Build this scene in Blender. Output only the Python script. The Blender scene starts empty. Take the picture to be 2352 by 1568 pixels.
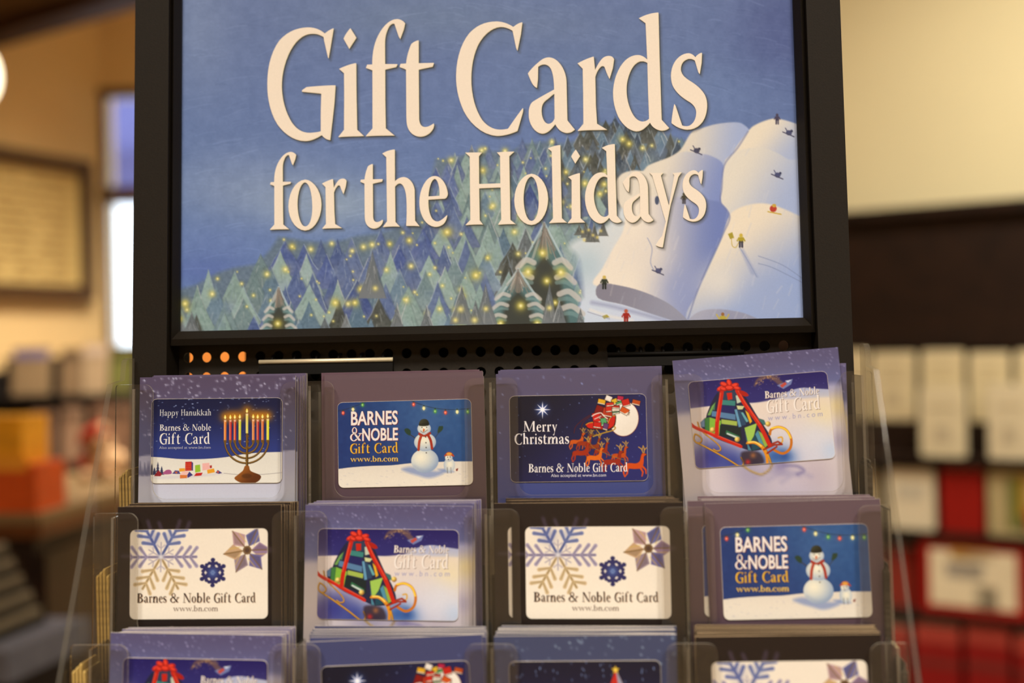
import bpy, math, random
import numpy as np
from mathutils import Matrix, Vector, geometry

# ------------------------------------------------------------------ camera, world, light, exposure
scene = bpy.context.scene
COL = scene.collection
FPX = 2600.0                         # focal length in pixels of the 2352 x 1568 frame
CAM_Z = 1.45
ROLL = math.radians(1.2)
cam_data = bpy.data.cameras.new('camera')
cam_data.sensor_width = 36.0
cam_data.lens = FPX / 2352 * 36.0
cam_data.clip_start = .05
cam_data.dof.use_dof = True
cam_data.dof.focus_distance = .735
cam_data.dof.aperture_fstop = 2.6
camera = bpy.data.objects.new('camera', cam_data)
COL.objects.link(camera)
camera.matrix_world = Matrix.Translation((0, 0, CAM_Z)) @ Matrix.Rotation(math.pi / 2, 4, 'X') @ Matrix.Rotation(-ROLL, 4, 'Z')
scene.camera = camera

world = bpy.data.worlds.new('daylight')
scene.world = world
world.use_nodes = True
world.node_tree.nodes['Background'].inputs[0].default_value = (.82, .92, 1.0, 1)
world.node_tree.nodes['Background'].inputs[1].default_value = 3.2

scene.view_settings.view_transform = 'Standard'
scene.view_settings.look = 'None'
scene.view_settings.exposure = 0.0
scene.view_settings.gamma = 1.0
scene.view_settings.use_curve_mapping = False
scene.cycles.transparent_max_bounces = 32
scene.cycles.max_bounces = 6
scene.cycles.sample_clamp_indirect = 4.0

WARM = (1.0, .92, .80)
# added unseen ceiling lamps: x, y, watts, beam spread in degrees (the lamps are built with the ceiling below)
ADDED_LIGHTS = [(-.75, -.75, 33, 135), (.75, -.75, 33, 135), (0, -2.0, 26, 140), (-1.9, 1.0, 4, 90), (2.3, 1.1, 52, 160), (1.15, 2.2, 24, 160), (-.75, 3.2, 54, 90), (3.2, -.4, 30, 150), (-2.6, -1.6, 8, 90)]
CEIL = 3.05


# ------------------------------------------------------------------ small helpers
def lin(c):
    """sRGB 0..255 to linear"""
    o = []
    for v in c[:3]:
        v = max(0., min(255., v)) / 255
        o.append(v / 12.92 if v <= .04045 else ((v + .055) / 1.055) ** 2.4)
    return o


def lin_arr(a):
    a = np.clip(a, 0, 255) / 255
    return np.where(a <= .04045, a / 12.92, ((a + .055) / 1.055) ** 2.4)


def ray(px, py):
    """direction of the view through a pixel, per metre of depth"""
    x, y = px - 1176.0, 784.0 - py
    c, s = math.cos(ROLL), math.sin(ROLL)
    return np.array([(x * c + y * s) / FPX, np.ones_like(x) if isinstance(x, np.ndarray) else 1.0, (-x * s + y * c) / FPX], dtype=object if isinstance(x, np.ndarray) else float)


def at(px, py, d):
    """the point seen at a pixel, d metres deep"""
    r = ray(px, py)
    return Vector((r[0] * d, d, CAM_Z + r[2] * d))


def at_plane(px, py, P, N):
    r = Vector(ray(px, py))
    C = Vector((0, 0, CAM_Z))
    t = (Vector(P) - C).dot(Vector(N)) / r.dot(Vector(N))
    return C + r * t


def tag(o, label=None, cat=None, group=None, kind=None):
    if label: o['label'] = label
    if cat: o['category'] = cat
    if group: o['group'] = group
    if kind: o['kind'] = kind
    return o


def empty(name, loc=(0, 0, 0), rz=0.0):
    o = bpy.data.objects.new(name, None)
    o.location = loc
    o.rotation_euler = (0, 0, rz)
    o.empty_display_size = .05
    COL.objects.link(o)
    return o


class MB:
    """collects faces, links them as one mesh object"""

    def __init__(s):
        s.v, s.f, s.m = [], [], []

    def quad(s, *p, m=0):
        n = len(s.v)
        s.v += [tuple(q) for q in p]
        s.f.append(tuple(range(n, n + len(p))))
        s.m.append(m)

    def box(s, x0, x1, y0, y1, z0, z1, m=0):
        n = len(s.v)
        s.v += [(x, y, z) for z in (z0, z1) for y in (y0, y1) for x in (x0, x1)]
        s.f += [tuple(n + i for i in f) for f in ((0, 2, 3, 1), (4, 5, 7, 6), (0, 1, 5, 4), (2, 6, 7, 3), (0, 4, 6, 2), (1, 3, 7, 5))]
        s.m += [m] * 6

    def bevel_box(s, x0, x1, y0, y1, z0, z1, b, m=0):
        """box whose corners seen along y are cut"""
        pts = [(x0 + b, z0), (x1 - b, z0), (x1, z0 + b), (x1, z1 - b), (x1 - b, z1), (x0 + b, z1), (x0, z1 - b), (x0, z0 + b)]
        s.prism(pts, y0, y1, m)

    def prism(s, pts, y0, y1, m=0, ms=None, holes=()):
        """(x, z) outline pushed from y0 (front) to y1; side faces take material ms"""
        ms = m if ms is None else ms
        loops = [pts] + list(holes)
        tri = geometry.tessellate_polygon([[Vector((a, b, 0)) for a, b in lp] for lp in loops])
        flat = [q for lp in loops for q in lp]
        n = len(s.v)
        k = len(flat)
        s.v += [(a, y0, b) for a, b in flat] + [(a, y1, b) for a, b in flat]
        for t in tri:
            a, b, c = t
            ar = (flat[b][0] - flat[a][0]) * (flat[c][1] - flat[a][1]) - (flat[c][0] - flat[a][0]) * (flat[b][1] - flat[a][1])
            t = (a, b, c) if ar > 0 else (a, c, b)
            s.f.append(tuple(n + i for i in t)); s.m.append(m)
            s.f.append(tuple(n + k + i for i in t[::-1])); s.m.append(m)
        o = 0
        for lp in loops:
            q = len(lp)
            for i in range(q):
                j = (i + 1) % q
                s.f.append((n + o + i, n + k + o + i, n + k + o + j, n + o + j)); s.m.append(ms)
            o += q

    def side(s, pts, x0, x1, m=0, ms=None):
        """(y, z) outline pushed along x"""
        t = MB()
        t.prism(pts, x0, x1, m, ms)
        n = len(s.v)
        s.v += [(b, a, c) for a, b, c in t.v]
        s.f += [tuple(n + i for i in f) for f in t.f]
        s.m += t.m

    def tube(s, pts, r, seg=10, m=0, cap=True):
        pts = [Vector(p) for p in pts]
        n = len(s.v)
        for i, p in enumerate(pts):
            d = (pts[min(i + 1, len(pts) - 1)] - pts[max(i - 1, 0)]).normalized()
            a = d.orthogonal().normalized()
            if abs(d.z) < .9:
                a = d.cross(Vector((0, 0, 1))).normalized()
            b = d.cross(a)
            rr = r[i] if isinstance(r, (list, tuple)) else r
            for k in range(seg):
                t = 2 * math.pi * k / seg
                s.v.append(tuple(p + (a * math.cos(t) + b * math.sin(t)) * rr))
        for i in range(len(pts) - 1):
            for k in range(seg):
                j = (k + 1) % seg
                s.f.append((n + i * seg + k, n + i * seg + j, n + (i + 1) * seg + j, n + (i + 1) * seg + k)); s.m.append(m)
        if cap:
            s.f.append(tuple(n + k for k in range(seg))[::-1]); s.m.append(m)
            s.f.append(tuple(n + (len(pts) - 1) * seg + k for k in range(seg))); s.m.append(m)

    def blob(s, c, rx, ry, rz, seg=16, rings=10, m=0):
        n = len(s.v)
        for i in range(rings + 1):
            t = math.pi * i / rings
            for k in range(seg):
                p = 2 * math.pi * k / seg
                s.v.append((c[0] + rx * math.sin(t) * math.cos(p), c[1] + ry * math.sin(t) * math.sin(p), c[2] + rz * math.cos(t)))
        for i in range(rings):
            for k in range(seg):
                j = (k + 1) % seg
                s.f.append((n + i * seg + k, n + (i + 1) * seg + k, n + (i + 1) * seg + j, n + i * seg + j)); s.m.append(m)

    def mapped(s, fn):
        s.v = [tuple(fn(Vector(q))) for q in s.v]
        return s

    def mesh(s, name, mats, smooth=False):
        me = bpy.data.meshes.new(name)
        me.from_pydata(s.v, [], s.f)
        for m in (mats if isinstance(mats, (list, tuple)) else [mats]):
            me.materials.append(m)
        me.polygons.foreach_set('material_index', s.m)
        if smooth:
            me.polygons.foreach_set('use_smooth', [True] * len(s.f))
        me.update()
        return me

    def obj(s, name, mats, parent=None, smooth=False):
        o = bpy.data.objects.new(name, s.mesh(name, mats, smooth))
        COL.objects.link(o)
        if parent is not None:
            o.parent = parent
        return o


# ------------------------------------------------------------------ materials
MATS = {}


def mat(name, rgb, rough=.5, spec=.4, metal=0.0, vary=.12, scale=40.0, bump=0.0, srgb=True, emit=0.0):
    """plain surface with a little procedural variation"""
    if name in MATS:
        return MATS[name]
    m = bpy.data.materials.new(name)
    m.use_nodes = True
    nt = m.node_tree
    b = nt.nodes['Principled BSDF']
    c = lin(rgb) if srgb else rgb
    tc = nt.nodes.new('ShaderNodeTexCoord')
    nz = nt.nodes.new('ShaderNodeTexNoise')
    nz.inputs['Scale'].default_value = scale
    nz.inputs['Detail'].default_value = 4
    nt.links.new(tc.outputs['Object'], nz.inputs['Vector'])
    rp = nt.nodes.new('ShaderNodeValToRGB')
    rp.color_ramp.elements[0].position = .3
    rp.color_ramp.elements[1].position = .7
    rp.color_ramp.elements[0].color = [max(0, v * (1 - vary)) for v in c] + [1]
    rp.color_ramp.elements[1].color = [min(1, v * (1 + vary)) for v in c] + [1]
    nt.links.new(nz.outputs['Fac'], rp.inputs['Fac'])
    nt.links.new(rp.outputs['Color'], b.inputs['Base Color'])
    b.inputs['Roughness'].default_value = rough
    b.inputs['Metallic'].default_value = metal
    b.inputs['Specular IOR Level'].default_value = spec
    if bump:
        bp = nt.nodes.new('ShaderNodeBump')
        bp.inputs['Strength'].default_value = bump
        bp.inputs['Distance'].default_value = .002
        nt.links.new(nz.outputs['Fac'], bp.inputs['Height'])
        nt.links.new(bp.outputs['Normal'], b.inputs['Normal'])
    if emit:
        b.inputs['Emission Color'].default_value = c + [1]
        b.inputs['Emission Strength'].default_value = emit
    MATS[name] = m
    return m


def print_mat(name, rough, spec, gain=1.0):
    """printed surface: colour stored per vertex, faint paper grain"""
    m = bpy.data.materials.new(name)
    m.use_nodes = True
    nt = m.node_tree
    b = nt.nodes['Principled BSDF']
    at_ = nt.nodes.new('ShaderNodeAttribute')
    at_.attribute_name = 'Col'
    tc = nt.nodes.new('ShaderNodeTexCoord')
    nz = nt.nodes.new('ShaderNodeTexNoise')
    nz.inputs['Scale'].default_value = 900
    nt.links.new(tc.outputs['Object'], nz.inputs['Vector'])
    mr = nt.nodes.new('ShaderNodeMapRange')
    mr.inputs['To Min'].default_value = gain * .96
    mr.inputs['To Max'].default_value = gain * 1.04
    nt.links.new(nz.outputs['Fac'], mr.inputs['Value'])
    ink = nt.nodes.new('ShaderNodeVectorMath')          # print colours cooled to cancel the tint of the warm lamps
    ink.operation = 'MULTIPLY'
    ink.inputs[1].default_value = (.98, 1.05, 1.2)
    nt.links.new(at_.outputs['Color'], ink.inputs[0])
    mx = nt.nodes.new('ShaderNodeVectorMath')
    mx.operation = 'SCALE'
    nt.links.new(ink.outputs['Vector'], mx.inputs[0])
    nt.links.new(mr.outputs['Result'], mx.inputs['Scale'])
    nt.links.new(mx.outputs['Vector'], b.inputs['Base Color'])
    b.inputs['Roughness'].default_value = rough
    b.inputs['Specular IOR Level'].default_value = spec
    MATS[name] = m
    return m


def clear_mat(name, tint, haze, haze_col, gloss):
    """thin clear acrylic: passes light straight, with a weak haze and a mirror coat"""
    m = bpy.data.materials.new(name)
    m.use_nodes = True
    nt = m.node_tree
    for n in list(nt.nodes):
        nt.nodes.remove(n)
    out = nt.nodes.new('ShaderNodeOutputMaterial')
    tr = nt.nodes.new('ShaderNodeBsdfTransparent')
    tr.inputs[0].default_value = (*tint, 1)
    df = nt.nodes.new('ShaderNodeBsdfDiffuse')
    df.inputs[0].default_value = (*haze_col, 1)
    gl = nt.nodes.new('ShaderNodeBsdfGlossy')
    gl.inputs['Roughness'].default_value = .06
    nz = nt.nodes.new('ShaderNodeTexNoise')
    nz.inputs['Scale'].default_value = 60
    mr = nt.nodes.new('ShaderNodeMapRange')
    mr.inputs['To Min'].default_value = haze * .6
    mr.inputs['To Max'].default_value = haze * 1.4
    nt.links.new(nz.outputs['Fac'], mr.inputs['Value'])
    a = nt.nodes.new('ShaderNodeMixShader')
    nt.links.new(mr.outputs['Result'], a.inputs[0])
    nt.links.new(tr.outputs[0], a.inputs[1])
    nt.links.new(df.outputs[0], a.inputs[2])
    fr = nt.nodes.new('ShaderNodeFresnel')
    fr.inputs['IOR'].default_value = 1.45
    ml = nt.nodes.new('ShaderNodeMath')
    ml.operation = 'MULTIPLY'
    ml.inputs[1].default_value = gloss
    nt.links.new(fr.outputs[0], ml.inputs[0])
    b = nt.nodes.new('ShaderNodeMixShader')
    nt.links.new(ml.outputs[0], b.inputs[0])
    nt.links.new(a.outputs[0], b.inputs[1])
    nt.links.new(gl.outputs[0], b.inputs[2])
    nt.links.new(b.outputs[0], out.inputs[0])
    MATS[name] = m
    return m


BLACK = mat('black_powder_coat', (29, 24, 18), .6, .18, vary=.12, scale=900, bump=.05)
BLACK2 = mat('black_peg_steel', (36, 31, 25), .5, .3, vary=.15, scale=600, bump=.05)
DARKIN = mat('black_inner_board', (18, 16, 15), .7, .2)
BRASS_HIGHLIGHT = mat('brass_painted_highlight', (255, 240, 206), .4, .6, .45, vary=.03)  # bright base colour stands in for the bar's highlight; brass on the door knob
BARBLK = mat('black_gloss_bar', (14, 12, 10), .55, .12)
PRINT_POSTER = print_mat('poster_print', .45, .25)
PRINT_CARD = print_mat('card_print', .3, .4)
PRINT_BOARD = print_mat('board_print', .4, .35)
EDGE = mat('card_edge_paper', (214, 206, 196), .7, .2, vary=.2, scale=2000)
EDGE_DARK = mat('card_edge_brown', (186, 160, 124), .7, .2, vary=.3, scale=2000)
CLEAR = clear_mat('clear_acrylic', (.985, .98, .97), .014, (.6, .58, .54), .55)
CLEAR_SIDE = clear_mat('clear_acrylic_side', (.97, .965, .945), .02, (.45, .43, .38), .06)
CLEAR_EDGE = clear_mat('clear_acrylic_edge', (.74, .7, .62), .32, (.66, .6, .5), .9)
TAN = mat('tan_paper', (184, 156, 92), .8, .1, vary=.2, scale=300)
GREYP = mat('grey_paper', (92, 84, 72), .8, .1, vary=.35, scale=500)
WOOD = mat('dark_walnut', (34, 18, 9), .5, .35, vary=.35, scale=12)
# ------------------------------------------------------------------ painter for flat print (colour per mesh vertex)
def spline(pts, closed=True, n=6):
    """Catmull-Rom curve through the points"""
    p = [np.array(q, float) for q in pts]
    m = len(p)
    out = []
    rng = range(m) if closed else range(m - 1)
    for i in rng:
        a, b = p[i], p[(i + 1) % m]
        z = p[i - 1] if (closed or i > 0) else a
        c = p[(i + 2) % m] if (closed or i < m - 2) else b
        for k in range(n):
            t = k / n
            out.append(tuple(.5 * ((2 * a) + (-z + b) * t + (2 * z - 5 * a + 4 * b - c) * t * t
                                   + (-z + 3 * a - 3 * b + c) * t ** 3)))
    if not closed:
        out.append(tuple(p[-1]))
    return out


def oval(cx, cy, rx, ry, n=22, rot=0, a0=0, a1=360):
    r = math.radians(rot)
    o = []
    for k in range(n):
        t = math.radians(a0 + (a1 - a0) * k / (n if a1 - a0 == 360 else n - 1))
        x, y = rx * math.cos(t), ry * math.sin(t)
        o.append((cx + x * math.cos(r) - y * math.sin(r), cy + x * math.sin(r) + y * math.cos(r)))
    return o


class Grad:
    def __init__(s, c0, p0, c1, p1):
        s.c0, s.c1 = np.array(c0, float), np.array(c1, float)
        s.p0, s.p1 = p0, p1


def value_noise(h, w, cx, cy, seed):
    r = np.random.RandomState(seed)
    g = r.rand(cy + 2, cx + 2)
    y = np.linspace(0, cy, h)
    x = np.linspace(0, cx, w)
    yi, xi = y.astype(int), x.astype(int)
    fy, fx = (y - yi)[:, None], (x - xi)[None, :]
    fy, fx = fy * fy * (3 - 2 * fy), fx * fx * (3 - 2 * fx)
    a = g[yi][:, xi] * (1 - fx) + g[yi][:, xi + 1] * fx
    b = g[yi + 1][:, xi] * (1 - fx) + g[yi + 1][:, xi + 1] * fx
    return a * (1 - fy) + b * fy


class Canvas:
    """raster of W x H samples; M (2x3) takes art coordinates to samples"""

    def __init__(s, W, H, M, base):
        s.W, s.H, s.M = W, H, np.array(M, float)
        s.c = np.empty((H, W, 3), float)
        s.c[:] = base
        s.k = math.sqrt(abs(np.linalg.det(s.M[:, :2])))

    def t(s, pts):
        p = np.array(pts, float)
        return p @ s.M[:, :2].T + s.M[:, 2]

    def box(s, q, pad):
        x0, y0 = np.floor(q.min(0) - pad).astype(int)
        x1, y1 = np.ceil(q.max(0) + pad).astype(int) + 1
        x0, y0, x1, y1 = max(x0, 0), max(y0, 0), min(x1, s.W), min(y1, s.H)
        if x1 <= x0 or y1 <= y0:
            return None
        return x0, y0, x1, y1

    def blend(s, b, al, col):
        x0, y0, x1, y1 = b
        sub = s.c[y0:y1, x0:x1]
        if isinstance(col, Grad):
            q = s.t([col.p0, col.p1])
            d = q[1] - q[0]
            yy, xx = np.mgrid[y0:y1, x0:x1]
            f = np.clip(((xx - q[0][0]) * d[0] + (yy - q[0][1]) * d[1]) / max(d @ d, 1e-9), 0, 1)[..., None]
            f = f * f * (3 - 2 * f)
            cc = col.c0 * (1 - f) + col.c1 * f
        else:
            cc = np.array(col, float)
        sub += (cc - sub) * al[..., None]

    def fill(s, pts, col, a=1.0, soft=0.0, holes=()):
        loops = [s.t(lp) for lp in [pts] + list(holes)]
        q = loops[0]
        sf = max(soft * s.k, .5)
        b = s.box(q, sf + 1)
        if not b:
            return
        x0, y0, x1, y1 = b
        yy, xx = np.mgrid[y0:y1, x0:x1].astype(float)
        ins = np.zeros(xx.shape, bool)
        d2 = np.full(xx.shape, 1e12)
        for (ax, ay), (bx, by) in ((lp[i], lp[(i + 1) % len(lp)]) for lp in loops for i in range(len(lp))):
            ex, ey = bx - ax, by - ay
            L = ex * ex + ey * ey
            if L < 1e-12:
                continue
            tt = np.clip(((xx - ax) * ex + (yy - ay) * ey) / L, 0, 1)
            d2 = np.minimum(d2, (xx - ax - tt * ex) ** 2 + (yy - ay - tt * ey) ** 2)
            if ay != by:
                c = ((ay > yy) != (by > yy)) & (xx < (bx - ax) * (yy - ay) / (by - ay) + ax)
                ins ^= c
        sd = np.sqrt(d2) * np.where(ins, 1, -1)
        s.blend(b, np.clip(.5 + sd / (2 * sf), 0, 1) * a, col)

    def line(s, pts, w, col, a=1.0, soft=0.0, w1=None):
        q = s.t(pts)
        sf = max(soft * s.k, .5)
        w1 = w if w1 is None else w1
        b = s.box(q, max(w, w1) * s.k / 2 + sf + 1)
        if not b:
            return
        x0, y0, x1, y1 = b
        yy, xx = np.mgrid[y0:y1, x0:x1].astype(float)
        best = np.zeros(xx.shape)
        n = len(q) - 1
        for i in range(n):
            ax, ay = q[i]
            ex, ey = q[i + 1] - q[i]
            L = max(ex * ex + ey * ey, 1e-9)
            tt = np.clip(((xx - ax) * ex + (yy - ay) * ey) / L, 0, 1)
            d = np.hypot(xx - ax - tt * ex, yy - ay - tt * ey)
            ww = (w + (w1 - w) * (i + tt) / n) * s.k / 2
            best = np.maximum(best, np.clip(.5 + (ww - d) / (2 * sf), 0, 1) * np.minimum(1, 2 * ww + .15))
        s.blend(b, best * a, col)

    def glow(s, x, y, r, col, a=1.0):
        q = s.t([(x, y)])
        R = r * s.k
        b = s.box(q, R * 2.2 + 1)
        if not b:
            return
        x0, y0, x1, y1 = b
        yy, xx = np.mgrid[y0:y1, x0:x1].astype(float)
        s.blend(b, np.exp(-((xx - q[0][0]) ** 2 + (yy - q[0][1]) ** 2) / (R * R * .8)) * a, col)

    def ball(s, x, y, rx, ry, c0, c1, lx=-.35, ly=-.35, a=1.0):
        """shaded round shape: c0 at the light side, c1 at the far rim"""
        q = s.t([(x, y)])[0]
        RX, RY = rx * s.k, ry * s.k
        b = s.box(np.array([[q[0] - RX, q[1] - RY], [q[0] + RX, q[1] + RY]]), 2)
        if not b:
            return
        x0, y0, x1, y1 = b
        yy, xx = np.mgrid[y0:y1, x0:x1].astype(float)
        u, v = (xx - q[0]) / RX, (yy - q[1]) / RY
        r = np.hypot(u, v)
        al = np.clip(.5 + (1 - r) * min(RX, RY) / 1.2, 0, 1) * a
        f = np.clip(np.hypot(u - lx, v - ly) / 1.35, 0, 1)[..., None] ** 1.6
        sub = s.c[y0:y1, x0:x1]
        cc = np.array(c0, float) * (1 - f) + np.array(c1, float) * f
        sub += (cc - sub) * al[..., None]

    def noise(s, amp, cx, cy, seed, mask=None):
        nz = (value_noise(s.H, s.W, cx, cy, seed) - .5) * 2 * amp
        if mask is not None:
            nz = nz * mask
        s.c += nz[..., None]


def map3(tl, tr, bl, W, H):
    """2x3 map of a card seen at three corners to W x H samples"""
    A = np.array([[tl[0], tl[1], 1], [tr[0], tr[1], 1], [bl[0], bl[1], 1]], float)
    X = np.linalg.solve(A, np.array([0, W - 1, 0], float))
    Y = np.linalg.solve(A, np.array([0, 0, H - 1], float))
    return np.array([X, Y])


CW, CH = 320, 202       # samples of a gift card print
# corners of each card's print in the coordinates its art is drawn in
K_HAN = ((578, 439), (1752, 436), (583, 1203))
K_SNOW = ((383, 520), (1657, 488), (400, 1328))
K_XMAS = ((287, 450), (1585, 430), (302, 1264))
K_SLED = ((166, 356), (1336, 262), (216, 1094))
K_FLAKE = ((370, 318), (1533, 314), (380, 1052))
K_TREE = ((255, 1412), (1452, 1405), (255, 2160))


def art_hanukkah(cv, carrier=False):
    R = random.Random(3)
    cv.fill([(300, 200), (2000, 200), (2000, 1000), (300, 1000)], Grad((22, 28, 62), (0, 440), (44, 60, 128), (0, 980)))
    for k in range(95):
        x, y = R.uniform(580, 1750), 440 + (R.random() ** 1.6) * 480
        cv.line([(x - 4, y), (x + 5, y - 2)], R.uniform(4, 8), (150, 165, 205), R.uniform(.3, .9))
    snow = spline([(400, 985), (520, 965), (660, 968), (850, 985), (1060, 985), (1250, 970), (1400, 945), (1560, 930), (1760, 925), (1950, 930)], False)
    cv.fill(snow + [(1950, 1500), (400, 1500)], Grad((226, 222, 208), (0, 960), (232, 228, 214), (0, 1200)))
    cv.line(spline([(1240, 1115), (1420, 1130), (1600, 1125), (1780, 1108)], False), 5, (120, 115, 120), .6)
    cv.fill(spline([(580, 1150), (800, 1130), (1000, 1120), (1240, 1118), (1000, 1150), (700, 1165)]), (200, 196, 205), .5, 10)
    for x, h in ((590, 95), (615, 60), (645, 110), (680, 70)):        # firs
        for j in range(4):
            yy = 1125 - h + j * h * .24
            cv.fill([(x, yy - 8), (x + 9 + j * 5, yy + h * .3), (x - 9 - j * 5, yy + h * .3)], (52, 58, 88))
    cv.fill([(612, 1138), (650, 1085), (685, 1120), (670, 1140)], (140, 35, 45))
    cv.fill(spline([(690, 1120), (720, 1085), (760, 1085), (768, 1118)]), (165, 85, 130))
    for p, c in (([(838, 1070), (890, 1068), (890, 1095), (838, 1100)], (228, 160, 50)), ([(892, 1010), (948, 1008), (950, 1090), (892, 1092)], (188, 36, 34)),
                 ([(948, 1008), (962, 1020), (962, 1090), (950, 1090)], (70, 55, 110)), ([(980, 1042), (1025, 1035), (1030, 1100), (982, 1108)], (150, 190, 52)),
                 ([(1045, 1025), (1108, 1020), (1112, 1078), (1048, 1090)], (236, 178, 170)), ([(1088, 1085), (1150, 1070), (1160, 1105), (1095, 1118)], (230, 158, 38)),
                 ([(1112, 1045), (1130, 1042), (1132, 1066), (1114, 1070)], (170, 40, 40)), ([(972, 1140), (990, 1112), (1050, 1108), (1038, 1135)], (190, 40, 40)),
                 ([(845, 1125), (870, 1095), (925, 1098), (912, 1130)], (238, 190, 180)), ([(845, 1128), (912, 1130), (908, 1158), (846, 1160)], (215, 120, 60)),
                 ([(912, 1128), (930, 1098), (962, 1130), (915, 1156)], (60, 55, 120)), ([(775, 1118), (800, 1088), (835, 1090), (850, 1120)], (80, 70, 130)),
                 ([(795, 1100), (825, 1098), (815, 1118)], (200, 100, 50)), ([(1165, 1110), (1185, 1085), (1225, 1112), (1195, 1120)], (70, 60, 120)), ([(1172, 1100), (1195, 1092), (1190, 1115)], (205, 90, 60))):
        cv.fill(p, c)
    for wy in range(1030, 1085, 16):
        for wx in (902, 918, 934):
            cv.glow(wx, wy, 4, (240, 180, 80), .8)
    # candelabra: eight side candles and one raised
    brass, dark = (112, 80, 30), (66, 46, 22)
    C = 1440
    for r, dx in ((205, 195), (150, 150), (100, 105), (55, 62)):
        yb = 1025 - (195 - dx) * .98
        arc = [(C + dx * math.cos(math.radians(t)), 825 + (yb - 825) * math.sin(math.radians(t))) for t in range(0, 181, 9)]
        cv.line(arc, 17, dark)
        cv.line([(x - 1, y - 3) for x, y in arc], 8, (160, 120, 50), .8)
    cv.line([(C + 4, 755), (C + 6, 1080)], 22, dark)
    cv.line([(C + 1, 760), (C + 3, 1080)], 9, (150, 112, 48), .9)
    for yy in (780, 830, 880, 935, 1000):
        cv.fill(oval(C + 4, yy, 16, 9), brass)
    cv.fill(spline([(C - 12, 1050), (C + 22, 1050), (C + 40, 1095), (C + 120, 1130), (C + 130, 1160), (C + 95, 1195), (C + 20, 1215), (C - 60, 1195), (C - 105, 1160), (C - 70, 1125), (C - 30, 1090)]),
            Grad((150, 88, 34), (C - 60, 1080), (92, 48, 24), (C + 60, 1200)))
    cv.fill(oval(C + 5, 1140, 45, 22), (70, 40, 22), .6, 8)
    flames = [(1243, 612), (1290, 612), (1330, 610), (1375, 608), (1438, 556), (1495, 608), (1535, 610), (1578, 608), (1625, 604)]
    for x, y in flames:
        cv.glow(x, y - 8, 56, (214, 132, 22), .62)
    cols = [(222, 118, 40), (188, 40, 40), (200, 60, 38), (206, 206, 52), (220, 208, 92), (216, 120, 60), (186, 44, 42), (204, 98, 44), (218, 218, 44)]
    for (x, y), c in zip(flames, cols):
        lo = 820 if x != 1438 else 755
        cv.fill([(x - 11, y + 22), (x + 12, y + 22), (x + 14, lo), (x - 8, lo)], c)
        cv.line([(x - 4, y + 26), (x - 1, lo - 6)], 6, (250, 226, 170), .65)
        cv.fill([(x - 9, y + 20), (x + 12, y + 20), (x + 10, y + 40), (x - 7, y + 36)], (246, 214, 176), .7)
        if x != 1438:
            cv.fill([(x - 13, lo - 4), (x + 18, lo - 4), (x + 12, lo + 22), (x - 6, lo + 22)], brass)
        cv.fill(spline([(x, y - 26), (x + 9, y - 2), (x, y + 14), (x - 9, y - 2)]), (255, 232, 96))
        cv.glow(x, y, 9, (255, 250, 190), .9)


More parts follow.
